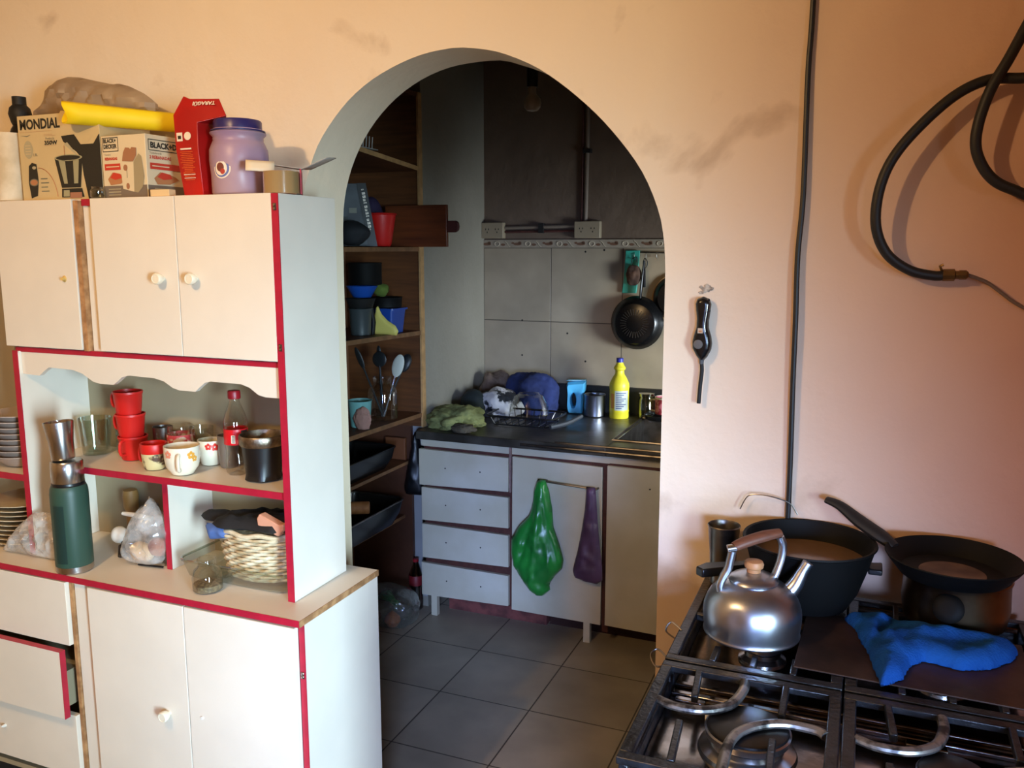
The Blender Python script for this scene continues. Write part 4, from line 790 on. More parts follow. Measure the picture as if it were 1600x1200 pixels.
# what is in the basket
tag(MB().puffy([(-0.185, -0.022), (-0.150, -0.048), (-0.105, -0.038), (-0.115, -0.062), (-0.075, -0.088), (-0.030, -0.078), (0.0, -0.072), (0.08, -0.075), (0.125, -0.04), (0.13, 0.05), (0.0, 0.064), (-0.06, 0.05), (-0.09, 0.010), (-0.125, 0.004), (-0.165, 0.008)], 0.020, 0.03, mat('black_cloth', (18, 18, 20), 0.75, var=0.3, bump=0.3), lambda u, v, w: (u, v, w+0.01*u), amp=0.012, fr=20, seed=2, back=0.4, res=30).build('black_oven_mitt'), 'black cloth oven mitts spilling over the wicker basket', 'mitt', loc=(-1.385, 1.71, ZC+0.152))
tag(MB().puffy([(-0.055, 0.02), (-0.048, 0.0), (-0.040, -0.022), (0.012, -0.012), (0.02, 0.006), (0.0, 0.02)], 0.018, 0.02, mat('blue_cloth', (72, 98, 150), 0.8), lambda u, v, w: (u, w, v), amp=0.006, fr=30, res=16).build('blue_rag'), 'bit of blue cloth hanging over the left rim of the basket', 'cloth', loc=(-1.465, 1.652, ZC+0.128))
ft = MB().prism([(-0.036, 0.010), (-0.028, 0.022), (0.03, 0.0), (0.042, 0.004), (0.044, -0.010), (0.026, -0.030), (-0.034, -0.008)], 'xz', -0.012, 0.012, mat('salmon_foam', (206, 146, 116), 0.7))
tag(ft.build('salmon_pad', bevel=0.003), 'salmon pink pad lying on the black cloth in the basket', 'pad', loc=(-1.318, 1.655, ZC+0.172))
# small jar with seeds
sj = thing('seed_jar', 'small clear glass jar with a little seed in it at the front of the counter', 'jar', (-1.470, 1.590, ZC))
sj.scale = (1.1, 1.1, 1.1)
MB().lathe([(0, 0.001), (0.030, 0.001), (0.033, 0.004), (0.0335, 0.030), (0.029, 0.048), (0.020, 0.056), (0.019, 0.060), (0.021, 0.062), (0.021, 0.072), (0.0195, 0.075)], M_glass, seg=36).build('glass', sj)
tag(MB().lathe([(0, 0.0025), (0.0315, 0.0025), (0.0318, 0.016), (0.015, 0.020), (0, 0.019)], mat('grey_seed', (146, 128, 92), 0.8, rgb2=(92, 78, 56), scale=160, bump=0.5, bscale=200), seg=28).build('seed_fill', sj), kind='stuff')

# ================================================================== stove
ST = thing('gas_stove', 'dirty black gas stove with iron grates standing against the pink wall', 'stove', (0.03, 1.48, 0))
OT = ST.location
def T(): return MB(OT)
SX0, SX1, SY0, SY1, ZG = -0.292, 0.352, 1.06, 1.86, 0.935
T().box(SX0+0.004, SX1-0.004, SY0+0.01, SY1, 0.04, 0.872, M_blackm).build('stove_body', ST, bevel=0.004)
for x, y in ((SX0+0.04, SY0+0.05), (SX1-0.04, SY0+0.05), (SX0+0.04, SY1-0.05), (SX1-0.04, SY1-0.05)): T().lathe([(0, 0), (0.018, 0), (0.018, 0.04), (0, 0.04)], M_black, (x, y, 0), 12).build('foot', ST)
T().box(SX0+0.03, SX1-0.03, SY0-0.012, SY0+0.009, 0.15, 0.72, mat('oven_door_glass', (24, 22, 22), 0.12)).build('oven_door', ST, bevel=0.003)
T().tube([(SX0+0.07, SY0-0.012, 0.69), (SX0+0.07, SY0-0.05, 0.69), (SX1-0.07, SY0-0.05, 0.69), (SX1-0.07, SY0-0.012, 0.69)], 0.009, M_steeld, 10).build('door_handle', ST)
for k in range(5): T().lathe([(0, 0), (0.018, 0), (0.017, 0.02), (0, 0.022)], M_black, (SX0+0.08+k*0.12, SY0+0.009, 0.80), 20, (0, -1, 0)).build('control_knob', ST)
# pressed top: rim and sunken reflective pan
b = T(); b.box(SX0, SX1, SY0, SY0+0.045, 0.872, 0.905, M_iron).box(SX0, SX1, SY1-0.02, SY1, 0.872, 0.905, M_iron).box(SX0, SX0+0.018, SY0+0.045, SY1-0.02, 0.872, 0.905, M_iron).box(SX1-0.018, SX1, SY0+0.045, SY1-0.02, 0.872, 0.905, M_iron)
b.build('top_rim', ST, bevel=0.003)
b = T(); b.box(SX0+0.018, SX1-0.018, SY0+0.045, SY1-0.02, 0.872, 0.880, M_top)
for y in (1.392, 1.425): b.box(SX0+0.02, SX1-0.02, y, y+0.012, 0.880, 0.888, M_top)
b.box(-0.262, -0.21, 1.405-0.03, 1.388, 0.880, 0.886, M_top).box(0.10, 0.16, 1.372, 1.388, 0.880, 0.888, M_top)
b.build('steel_pan', ST, bevel=0.002)
def burner(x, y, s=1.0, label=None):
    o = T(); o.lathe([(0.062*s, 0), (0.060*s, 0.006), (0.046*s, 0.012), (0.046*s, 0.020), (0.044*s, 0.021)], M_steel, (x, y, 0.880), 40); r = o.build('burner_ring', ST)
    T().lathe([(0.044*s, 0.021), (0.040*s, 0.0215), (0.040*s, 0.028), (0.052*s, 0.026), (0.0535*s, 0.036), (0.051*s, 0.0375)], M_alu, (x, y, 0.880), 48, fn=lambda a, z: 1-0.015*(math.sin(a*24) > 0.6)).build('burner_head', r)
    T().lathe([(0.0505*s, 0.037), (0.050*s, 0.041), (0.047*s, 0.0425), (0, 0.043)], M_black, (x, y, 0.880), 40).build('burner_cap', r)
burner(-0.128, 1.272, 1.22); burner(-0.140, 1.590, 0.72); burner(0.155, 1.262, 0.9); burner(0.165, 1.60, 0.72)
for x, y in ((-0.20, 1.34),): T().lathe([(0, 0), (0.004, 0), (0.004, 0.02), (0, 0.021)], M_white, (x, y, 0.880), 10).build('igniter', ST)
BW, BH = 0.019, 0.012
def grate(x0, x1, y0, y1, kind):
    g = T(); z = ZG-BH/2
    for p_, q_ in (((x0, y0+BW/2), (x1, y0+BW/2)), ((x0, y1-BW/2), (x1, y1-BW/2))): g.bar((*p_, z), (*q_, z), BW, BH, M_iron)
    for x in (x0+BW/2, x1-BW/2): g.bar((x, y0+BW, z), (x, y1-BW, z), BW, BH, M_iron)
    for x in (x0+0.01, x1-0.01):
        for y in (y0+0.01, y1-0.01): g.box(x-0.007, x+0.007, y-0.007, y+0.007, 0.8805 if kind else 0.8805, ZG-BH, M_iron)
    fr_ = g.build('grate', ST, bevel=0.002)
    def fing(p_, q_, m=M_iron): f = T(); f.bar((*p_, z+0.001), (*q_, z-0.003), 0.011, 0.014, m); f.build('grate_finger', fr_, bevel=0.002)
    def arc(P, m): a = T(); a.tube([(x, y, z+0.001) for x, y in P], 0.0085, m, 10, smooth=7, flat=0.8); a.build('curved_bar', fr_)
    w = x1-x0; cx = (x0+x1)/2
    if kind == 'front':
        arc([(x0+BW, y1-0.129), (x0+0.05, y1-0.140), (x0+0.093, y1-0.135), (x0+0.128, y1-0.105), (x0+0.142, y1-0.055), (x0+0.142, y1-BW)], M_ironw)
        arc([(x1-BW, y1-0.140), (x1-0.035, y1-0.128), (x1-0.086, y1-0.130), (x1-0.13, y1-0.162), (x1-0.150, y1-0.21), (x1-0.150, y0+BW)], M_ironw)
        fing((x0+0.065, y1-BW), (x0+0.072, y1-0.10)); fing((x1-0.086, y1-BW), (x1-0.086, y1-0.105)); fing((x0+0.074, y0+BW), (x0+0.064, y1-0.180)); fing((x1-0.087, y0+BW), (x1-0.092, y1-0.180))
    else:
        for sx in (x0+w*0.27, x1-w*0.27): fing((sx, y0+BW), (sx, y0+0.085)); fing((sx, y1-BW), (sx, y1-0.085))
        for sy in (y0+(y1-y0)*0.5,): fing((x0+BW, sy), (x0+0.095, sy)); fing((x1-BW, sy), (x1-0.095, sy))
        fing((cx, y0+BW), (cx, y0+0.07)); fing((cx, y1-BW), (cx, y1-0.07))
grate(-0.290, 0.004, 1.096, 1.412, 'front'); grate(0.007, 0.300+0.03, 1.096, 1.412, 'front')
grate(-0.290, 0.004, 1.420, 1.835, 'back'); grate(0.007, 0.330, 1.420, 1.835, 'back')
# rusty sheet lying on the rear right grate
tag(MB().box(-0.185, 0.185, -0.125, 0.125, 0, 0.003, mat('rusty_sheet_metal', (74, 54, 44), 0.45, 0.4, rgb2=(46, 32, 27), scale=9, bump=0.1)).build('sheet_iron_plate', bevel=0.0008), 'thin rusty brown metal sheet lying on the rear grates under the blue cloth', 'plate', loc=(0.112, 1.585, ZG+0.0006), rz=-0.03)
# blue cloth
M_blue = mat('blue_microfibre', (26, 84, 160), 0.95, rgb2=(20, 66, 134), scale=12, bump=0.5, bscale=220, spec=0.1)
ro = [(-0.140, 0.105), (-0.118, 0.055), (-0.112, 0.02), (-0.096, -0.035), (-0.090, -0.085), (-0.076, -0.152), (-0.058, -0.135), (-0.040, -0.112), (-0.028, -0.060), (-0.005, -0.030), (0.05, -0.045), (0.10, -0.018), (0.135, 0.025), (0.152, 0.062), (0.140, 0.084), (0.10, 0.086), (0.05, 0.084), (0.0, 0.100), (-0.05, 0.116), (-0.085, 0.118)]
def rcrease(u, v):
    return -0.014*math.exp(-((u+0.075-0.35*(v-0.02))/0.010)**2)+0.008*math.exp(-((v-0.03-0.4*(u+0.02))/0.02)**2)
tag(MB().puffy(ro, 0.027, 0.035, M_blue, lambda u, v, w: (u, v, max(0, w)+0.0006), amp=0.010, fr=13, seed=6, back=0.0, res=60, crease=rcrease).build('blue_cloth', sub=1, flat=180), 'crumpled bright blue cleaning cloth on the rusty metal sheet', 'cloth', loc=(0.138, 1.595, ZG+0.0042))
# kettle
kt = thing('kettle', 'dented aluminium kettle with a wooden grip and knob on the rear left burner', 'kettle', (-0.161, 1.576, ZG+0.0015), math.radians(20))
kt.scale = (0.97, 0.97, 0.87)
kp = [(0, 0.0), (0.084, 0.0), (0.0905, 0.003), (0.0915, 0.007), (0.0890, 0.010), (0.0905, 0.022), (0.0925, 0.045), (0.0915, 0.062), (0.0860, 0.082), (0.0760, 0.098), (0.0620, 0.110), (0.0480, 0.117), (0.0440, 0.119)]
def dent(a, z):
    d = ((a-math.radians(258-20)+0.0)); d = (d+PI) % (2*PI)-PI
    return 1-0.050*math.exp(-(d/0.17)**2-((z-0.062)/0.012)**2)
MB().lathe(kp, M_alu, seg=96, fn=dent).build('kettle_body', kt, sub=1, flat=180)
MB().lathe([(0.0455, 0.1185), (0.0470, 0.121), (0.0455, 0.124), (0.040, 0.129), (0.022, 0.136), (0.010, 0.138), (0, 0.138)], M_alu, seg=56).build('lid', kt)
kb = MB(); kb.lathe([(0, 0.138), (0.013, 0.138), (0.0135, 0.146), (0.0175, 0.149), (0.0185, 0.156), (0.016, 0.162), (0.008, 0.1645), (0, 0.165)], mat('worn_wooden_knob', (178, 124, 80), 0.5, var=0.2, scale=30), seg=32); kb.build('lid_knob', kt)
MB().tube([(0.058, 0, 0.082), (0.078, 0, 0.108), (0.092, 0, 0.140), (0.102, 0, 0.160)], [0.019, 0.015, 0.011, 0.0105], M_alu, 20, smooth=5).build('spout', kt)
hp = []
MB().tube([(-0.062, -0.012, 0.090), (-0.066, -0.014, 0.112), (-0.060, -0.014, 0.132), (-0.052, -0.014, 0.150), (-0.048, -0.014, 0.172), (-0.045, -0.014, 0.190)], 0.0088, M_alu, 12, smooth=6, flat=0.9).build('handle_arm', kt)
MB().tube([(0.038, 0.012, 0.108), (0.048, 0.014, 0.135), (0.056, 0.016, 0.165), (0.057, 0.016, 0.192), (0.050, 0.014, 0.212)], 0.0088, M_alu, 12, smooth=6, flat=0.9).build('handle_arm', kt)
MB().lathe([(0, -0.009), (0.008, -0.009), (0.008, 0.009), (0, 0.009)], M_steel, (-0.0455, -0.014, 0.196), 14, (1, 0, 0.2)).build('handle_rivet', kt)
MB().tube([(-0.042, -0.013, 0.198), (-0.018, -0.006, 0.207), (0.018, 0.004, 0.216), (0.050, 0.014, 0.220)], [0.011, 0.0135, 0.0135, 0.0105], mat('dark_worn_wood', (112, 66, 46), 0.5, var=0.3, scale=25, stretch=(1, 6, 6)), 16, smooth=4, flat=0.85).build('wooden_grip', kt)
# wok
wk = thing('deep_black_pan', 'large deep black pan with two handles against the wall behind the kettle', 'pan', (-0.075, 1.750, ZG+0.004))
M_pan = mat('black_nonstick', (8, 8, 8), 0.6, spec=0.2, var=0.3, scale=9)
MB().lathe([(0, 0.001), (0.066, 0.001), (0.078, 0.006), (0.097, 0.040), (0.113, 0.090), (0.1245, 0.132), (0.1285, 0.135), (0.1275, 0.138), (0.122, 0.137), (0.109, 0.090), (0.093, 0.042), (0.075, 0.010), (0, 0.006)], M_pan, seg=72).build('pan_body', wk)
MB().lathe([(0, 0.098), (0.1115, 0.098), (0.1105, 0.094), (0, 0.094)], mat('brown_broth', (120, 92, 66), 0.12, var=0.2, scale=10), seg=48).build('cooking_liquid', wk)
MB().prism([(-0.108, -0.030), (-0.150, -0.055), (-0.190, -0.078), (-0.204, -0.108), (-0.188, -0.122), (-0.165, -0.104), (-0.110, -0.062)], 'xy', 0.070, 0.088, M_black).build('side_handle', wk, bevel=0.003)
MB().prism([(0.112, 0.020), (0.138, 0.030), (0.138, -0.020), (0.112, -0.020)], 'xy', 0.085, 0.097, M_black).build('side_handle', wk, bevel=0.003)
# steel beaker
tag(MB().lathe([(0, 0.001), (0.022, 0.001), (0.026, 0.004), (0.0285, 0.07), (0.0335, 0.128), (0.0350, 0.130), (0.0335, 0.132), (0.0320, 0.128), (0.027, 0.07), (0.022, 0.006), (0, 0.005)], M_steeld, seg=40).build('steel_beaker'), 'narrow steel beaker standing on the stove behind the kettle', 'cup', loc=(-0.249, 1.800, ZG+0.0015))
# pot with the frying pan on top
pt = thing('cooking_pot', 'brownish steel pot with a black side knob under the frying pan', 'pot', (0.195, 1.776, ZG+0.004))
MB().lathe([(0, 0.001), (0.082, 0.001), (0.090, 0.006), (0.095, 0.040), (0.093, 0.085), (0.096, 0.095), (0.094, 0.098), (0.091, 0.095), (0.091, 0.04), (0.084, 0.010), (0, 0.006)], mat('stained_steel', (146, 122, 92), 0.3, 1.0, rgb2=(92, 68, 48), scale=7), seg=56).build('pot_body', pt)
MB().lathe([(0.014, 0), (0.016, 0.006), (0.024, 0.009), (0.027, 0.014), (0.022, 0.019), (0.012, 0.021), (0, 0.021)], M_pan, (-0.018, -0.088, 0.055), 28, (-0.2, -1, 0.45)).build('side_knob', pt)

fp = thing('frying_pan', 'black frying pan with a long raised handle resting on the steel pot', 'pan', (0.183, 1.742, ZG+0.1035))
fp.scale = (0.95, 0.95, 0.95)
MB().lathe([(0, 0.001), (0.085, 0.001), (0.098, 0.005), (0.118, 0.030), (0.1255, 0.041), (0.124, 0.043), (0.116, 0.034), (0.095, 0.010), (0, 0.006)], M_pan, seg=72).build('pan_body', fp)
MB().lathe([(0, 0.0065), (0.070, 0.0066), (0.068, 0.0085), (0, 0.009)], mat('browned_food_crust', (108, 84, 68), 0.5, rgb2=(70, 50, 40), scale=14), seg=40).build('food_residue', fp)
MB().tube([(-0.105, 0.045, 0.032), (-0.135, 0.062, 0.048), (-0.175, 0.080, 0.068), (-0.215, 0.098, 0.092), (-0.245, 0.108, 0.100)], [0.014, 0.021, 0.020, 0.015, 0.011], M_blackm, 14, smooth=5, flat=0.6).build('handle', fp)
# wire loops poking out by the stove
tag(MB().tube([(0, 0, 0), (-0.02, 0.01, 0.008), (-0.03, 0, 0.0), (-0.018, -0.012, -0.014), (0.0, -0.008, -0.012)], 0.0018, M_steeld, 6, smooth=6).tube([(0.010, 0.08, 0.02), (-0.012, 0.09, 0.028), (-0.02, 0.08, 0.014), (0.0, 0.07, 0.006)], 0.0018, M_steeld, 6, smooth=6).build('bent_wire'), 'bent steel wire loops hooked on the left rim of the stove', 'wire', loc=(-0.294, 1.46, 0.915))
tag(MB().tube([(-0.205+0.0, 0, 0), (-0.19, 0.0, 0.030), (-0.165, -0.002, 0.037), (-0.13, -0.004, 0.034), (-0.10, 0, 0.022), (-0.085, 0, 0.0)], 0.0014, M_steeld, 6, smooth=6).build('thin_wire'), 'thin wire arching over the edge of the deep black pan', 'wire', loc=(-0.02, 1.862, 1.088))

# ================================================================== on the pink wall
cab = [(-0.128, WY-0.007, 2.61), (-0.1285, WY-0.007, 2.13), (-0.131, WY-0.009, 1.99), (-0.128, WY-0.012, 1.76), (-0.1325, WY-0.014, 1.634), (-0.130, WY-0.016, 1.50), (-0.129, WY-0.014, 1.367), (-0.1265, WY-0.012, 1.229), (-0.1255, WY-0.008, 1.087), (-0.126, WY-0.007, 0.95)]
tag(MB((-0.128, WY, 1.0)).tube(cab, 0.0056, mat('black_cable_sheath', (22, 20, 20), 0.5), 10, smooth=6).build('electric_cable'), 'thin black cable running straight down the pink wall to the stove', 'cable', loc=(-0.128, WY, 1.0))
hs = thing('gas_hose', 'thick black rubber hose coiled on the wall at the upper right', 'hose', (0.2, WY-0.02, 1.7))
ho = [(0.42, WY-0.02, 2.40), (0.30, WY-0.03, 2.18), (0.240, WY-0.045, 2.046), (0.213, WY-0.055, 1.985), (0.187, WY-0.06, 1.931), (0.172, WY-0.06, 1.870), (0.174, WY-0.055, 1.825), (0.198, WY-0.05, 1.782), (0.235, WY-0.045, 1.758), (0.30, WY-0.04, 1.742), (0.40, WY-0.04, 1.80), (0.44, WY-0.045, 1.88), (0.38, WY-0.045, 1.945), (0.30, WY-0.05, 1.955), (0.240, WY-0.045, 1.952), (0.185, WY-0.045, 1.953), (0.13, WY-0.05, 1.927), (0.07, WY-0.055, 1.869), (0.030, WY-0.06, 1.812), (0.012, WY-0.06, 1.752), (0.012, WY-0.055, 1.690), (0.034, WY-0.045, 1.640), (0.075, WY-0.035, 1.609), (0.118, WY-0.028, 1.598), (0.142, WY-0.026, 1.599)]
HO = hs.location
MB(HO).tube(ho, 0.0098, mat('black_rubber', (22, 20, 20), 0.55), 12, smooth=7).build('rubber_hose', hs)
M_br = mat('brass_fitting', (128, 98, 60), 0.4, 0.9, var=0.3, scale=30)
MB(HO).lathe([(0.0102, 0), (0.0115, 0), (0.0115, 0.020), (0.0078, 0.022), (0.0078, 0.028), (0.0090, 0.028), (0.0090, 0.040), (0.0055, 0.044), (0, 0.044)], M_br, (0.136, WY-0.026, 1.599), 8, (1, 0, 0.02)).build('brass_connector', hs)
MB(HO).tube([(0.134, WY-0.026, 1.607), (0.130, WY-0.027, 1.616), (0.136, WY-0.028, 1.619)], 0.0028, M_br, 6).build('clamp_screw', hs)
MB(HO).lathe([(0.0092, 0), (0.0098, 0.001), (0.0098, 0.004), (0.0092, 0.005)], M_white, (0.150, WY-0.026, 1.5993), 12, (1, 0, 0.02)).build('white_thread_tape', hs)
MB(HO).tube([(0.178, WY-0.026, 1.600), (0.195, WY-0.02, 1.594), (0.215, WY-0.016, 1.585), (0.240, WY-0.014, 1.566), (0.262, WY-0.014, 1.549), (0.30, WY-0.014, 1.528), (0.36, WY-0.012, 1.50), (0.45, WY-0.012, 1.44)], 0.0035, mat('grey_thin_tube', (108, 88, 76), 0.5), 8, smooth=6).build('thin_tube', hs)
# lighter
li = thing('gas_lighter', 'black hand lighter for the stove hanging on the wall right of the arch', 'lighter', (-0.320, WY-0.002, 1.44))
lo = [(-0.0155, 0.078), (-0.017, 0.092), (-0.013, 0.103), (0, 0.108), (0.013, 0.103), (0.017, 0.092), (0.0155, 0.075), (0.013, 0.055), (0.0135, 0.040), (0.019, 0.024), (0.0215, 0.008), (0.020, -0.006), (0.012, -0.022), (0.005, -0.030), (-0.004, -0.030), (-0.012, -0.020), (-0.0205, -0.004), (-0.0215, 0.010), (-0.018, 0.026), (-0.0135, 0.042), (-0.013, 0.060)]
MB().puffy(lo, 0.014, 0.012, mat('glossy_black_plastic', (16, 16, 18), 0.22), lambda u, v, w: (u, -0.014-w, v), back=1.0, res=60).build('lighter_body', li, flat=60)
MB().lathe([(0, 0), (0.0105, 0), (0.0095, 0.003), (0, 0.004)], mat('grey_button', (92, 90, 88), 0.5), (-0.006, -0.0265, 0.006), 24, (0, -1, 0)).build('button', li)
p = MB(); rect(p, -0.008, 0.003, 0.030, 0.041, mat('silver_sticker', (190, 172, 150), 0.4), lambda u, v: (u, -0.0285, v)); rect(p, -0.006, 0.001, 0.032, 0.036, M_orange, lambda u, v: (u, -0.0288, v)); p.build('sticker', li)
MB().tube([(0.011, -0.0265, 0.092), (0.009, -0.0285, 0.070), (0.0065, -0.0285, 0.050), (0.008, -0.0285, 0.034)], 0.0009, M_steel, 6, smooth=5).build('silver_line', li)
MB().lathe([(0.0055, 0), (0.005, 0.008), (0.0046, 0.010)], mat('grey_collar', (80, 82, 86), 0.5), (0, -0.014, -0.028), 16, (0, 0, -1)).build('collar', li)
MB().tube([(0.0005, -0.014, -0.037), (0.0015, -0.014, -0.055), (-0.001, -0.014, -0.085), (-0.003, -0.014, -0.125)], 0.0044, M_blackm, 12, smooth=4).build('nozzle', li)

# ================================================================== kitchen behind the arch
# lamp holder and dead bulb
bb_ = thing('hanging_bulb', 'unlit frosted light bulb in a black holder hanging inside the kitchen', 'lamp', (-1.151, 3.0, ZT))
OB = Vector((-1.151, 3.0, 0)); zz = -ZT
MB().tube([(0, 0, 0), (0, 0, zz+2.31)], 0.004, M_black, 8).build('lamp_cord', bb_)
MB().lathe([(0, zz+2.31), (0.012, zz+2.305), (0.020, zz+2.29), (0.020, zz+2.225), (0.019, zz+2.222), (0, zz+2.222)], M_black, seg=24).build('lamp_holder', bb_)
MB().lathe([(0.014, zz+2.222), (0.0145, zz+2.20), (0.018, zz+2.195), (0.030, zz+2.182), (0.0325, zz+2.168), (0.030, zz+2.152), (0.020, zz+2.141), (0, zz+2.1365)], mat('frosted_bulb', (150, 136, 118), 0.3), seg=28).build('bulb', bb_)
# power outlets, conduits
M_out = mat('yellowed_outlet_plastic', (150, 136, 112), 0.5)
def outlet(label, x, z, w, h, n):
    t_ = thing('power_outlet', label, 'outlet', (x, FY-0.0005, z))
    MB().box(-w/2, w/2, -0.035, 0, -h/2, h/2, M_out).build('outlet_box', t_, bevel=0.003)
    for k in range(n):
        cx = (k-(n-1)/2)*w*0.45; f = MB(); 
        for dx, dz in ((-0.008, 0.006), (0.008, 0.006), (0, -0.009)): f.box(cx+dx-0.0018, cx+dx+0.0018, -0.0358, -0.035, dz-0.004, dz+0.004, M_dark)
        f.build('socket_slots', t_)
outlet('double power outlet above the left end of the tiles', -1.742, 1.738, 0.118, 0.078, 2)
outlet('double power outlet at the foot of the vertical conduit', -1.248, 1.738, 0.128, 0.080, 2)
M_con = mat('grey_conduit', (126, 112, 98), 0.5)
cv = thing('vertical_conduit', 'thin pipe running up the sooty wall from the right outlet', 'conduit', (-1.262, FY, 1.78))
MB().tube([(0.0, -0.012, 0), (0.004, -0.012, 0.32), (0.008, -0.012, 0.82)], 0.0095, M_con, 10).tube([(-0.02, -0.010, 0), (-0.016, -0.010, 0.82)], 0.006, M_brown, 8).build('pipe', cv)  # brown tube stands in for the shadow strip beside the pipe
MB().box(-0.014, 0.024, -0.028, 0, 0.316, 0.334, M_dark).build('pipe_clip', cv)
ch = thing('horizontal_conduit', 'short pipe between the two power outlets on the sooty wall', 'conduit', (-1.5, FY, 1.74))
MB().tube([(-0.182, -0.012, 0.010), (0.187, -0.012, 0.016)], 0.008, M_con, 10).tube([(-0.182, -0.010, -0.010), (0.187, -0.010, -0.006)], 0.006, M_brown, 8).build('pipe', ch)
MB().box(0.0, 0.026, -0.026, 0, -0.016, 0.030, M_dark).build('pipe_clip', ch)
# things hanging from the hook rail
WYK = FY-0.0085
rail = thing('hook_rail', 'thin wire hook rail on the tiles above the hanging pan', 'rail', (-0.9, WYK, 1.62))
MB().tube([(-0.12, -0.012, 0.012), (0.0, -0.012, 0.010), (0.25, -0.012, 0.008)], 0.003, M_steeld, 8).build('rail_wire', rail)
for x in (-0.115, -0.06, -0.01, 0.03): MB().tube([(x, -0.012, 0.011), (x, -0.024, 0.004), (x, -0.022, -0.016), (x, -0.034, -0.018)], 0.002, M_steel, 6, smooth=4).build('hook', rail)
M_turq = mat('turquoise_plastic', (52, 158, 138), 0.5)
tq = MB(); tq.prism([(-0.030, 0.0), (0.038, 0.0), (0.034, -0.060), (0.028, -0.17), (0.024, -0.200), (-0.044, -0.200), (-0.040, -0.165), (-0.034, -0.08)], 'xz', -0.018, -0.008, M_turq)
tag(tq.build('turquoise_pad', bevel=0.002), 'turquoise strip hanging from the rail left of the pan', 'pad', loc=(-1.028, WYK, 1.640))
tag(MB().blob((0, 0, 0), (0.036, 0.022, 0.048), mat('brown_scourer', (92, 66, 50), 0.9, rgb2=(60, 42, 34), scale=30, bump=0.6), 0.18, 7, 3, 4).tube([(0.0, 0, 0.04), (-0.012, 0, 0.07), (0.010, 0, 0.085), (0.014, 0.0, 0.06)], 0.002, M_black, 6, smooth=6).build('scouring_pad'), 'brown round scouring pad hanging in front of the turquoise strip', 'scourer', loc=(-1.010, WYK-0.045, 1.525))
wh = thing('whisk', 'black handled kitchen tool hanging between the scourer and the pan', 'utensil', (-0.958, WYK-0.05, 1.590))
for k in range(4): MB().tube([(0, 0, 0.016), (0.013*math.cos(k*PI/4), 0.013*math.sin(k*PI/4), 0.0), (0.012*math.cos(k*PI/4), 0.012*math.sin(k*PI/4), -0.020), (0, 0, -0.035)], 0.0014, M_black, 6, smooth=5).build('whisk_loop', wh)
MB().tube([(0, 0, -0.033), (0, 0, -0.08), (0.002, 0, -0.12)], [0.005, 0.007, 0.006], M_black, 10).build('handle', wh)
hpn = thing('hanging_frying_pan', 'black frying pan hanging base outwards on the tiled wall', 'pan', (-0.993, WYK-0.028, 1.302))
M_ps = mat('black_enamel', (14, 14, 15), 0.25)
MB().lathe([(0, 0.052), (0.090, 0.052), (0.100, 0.047), (0.122, 0.010), (0.127, 0.002), (0.124, 0.0), (0.118, 0.010), (0.096, 0.044), (0, 0.048)], M_ps, seg=64, axis=(0, -1, 0)).build('pan_body', hpn)
b = MB()
for k in range(30):
    a = 2*PI*k/30; c_, s_ = math.cos(a), math.sin(a); b.bar((0.040*c_, -0.0525, 0.040*s_), (0.068*c_, -0.0525, 0.068*s_), 0.0035, 0.0016, mat('worn_pan_base', (70, 66, 62), 0.4, 0.5))
b.build('pressed_ring', hpn)
MB().tube([(0.018, -0.018, 0.118), (0.022, -0.022, 0.16), (0.028, -0.020, 0.23), (0.032, -0.014, 0.292)], [0.009, 0.012, 0.011, 0.008], M_black, 12, smooth=4, flat=0.6).build('handle', hpn)
hp2 = thing('hanging_pan', 'dark pan with a pale rim half hidden behind the arch edge on the tiles', 'pan', (-0.815, WYK-0.012, 1.42))
MB().lathe([(0, 0.030), (0.08, 0.028), (0.105, 0.008), (0.108, 0.0), (0, 0.0)], M_ps, seg=48, axis=(0, -1, 0)).build('pan_body', hp2)
MB().tube([(0.109*math.cos(t), -0.004, 0.109*math.sin(t)) for t in [2*PI*k/48 for k in range(48)]], 0.0035, mat('tan_rim', (170, 134, 90), 0.5), 6, closed=True).build('rim', hp2)

# --- worktop clutter
ZW = 0.8575
M_olive = mat('olive_cloth', (152, 154, 92), 0.95, rgb2=(104, 106, 58), scale=10, bump=0.6, bscale=90)
def heap(name, label, cat, loc, r, m, amp, fr, seed, sub=5, amp2=0.25, z=ZW):
    return tag(MB().blob((0, 0, r[2]*0.55), r, m, amp, fr, seed, sub, floor=0.0, amp2=amp2).build(name, flat=180), label, cat, loc=(loc[0], loc[1], z+0.001))
heap('olive_cloth', 'crumpled olive green cloth at the left end of the dark worktop', 'cloth', (-1.668, 3.40), (0.120, 0.095, 0.060), M_olive, 0.35, 9, 3, amp2=0.30)
tag(MB().blob((0, 0, 0.018), (0.05, 0.028, 0.018), mat('dull_brown_cloth', (104, 92, 70), 0.95, rgb2=(70, 62, 46), scale=20, bump=0.5), 0.3, 10, 8, 4, floor=0, amp2=0.5).build('brown_cloth_end', flat=180), 'small dull brown rag end in front of the olive cloth', 'cloth', loc=(-1.585, 3.300, ZW+0.001))
heap('dark_rag', 'dark rounded bundle behind the olive cloth', 'cloth', (-1.70, 3.66), (0.065, 0.06, 0.085), mat('black_green_cloth', (26, 34, 34), 0.8), 0.12, 5, 6, 4, 0.05)
heap('patterned_cloth', 'black and white patterned cloth piled left of the blue jeans', 'cloth', (-1.60, 3.74), (0.11, 0.09, 0.082), mat('black_white_print', (196, 190, 186), 0.9, rgb2=(34, 34, 38), scale=16, lo=0.46, hi=0.52, bump=0.3), 0.35, 7, 11, 5, 0.2)
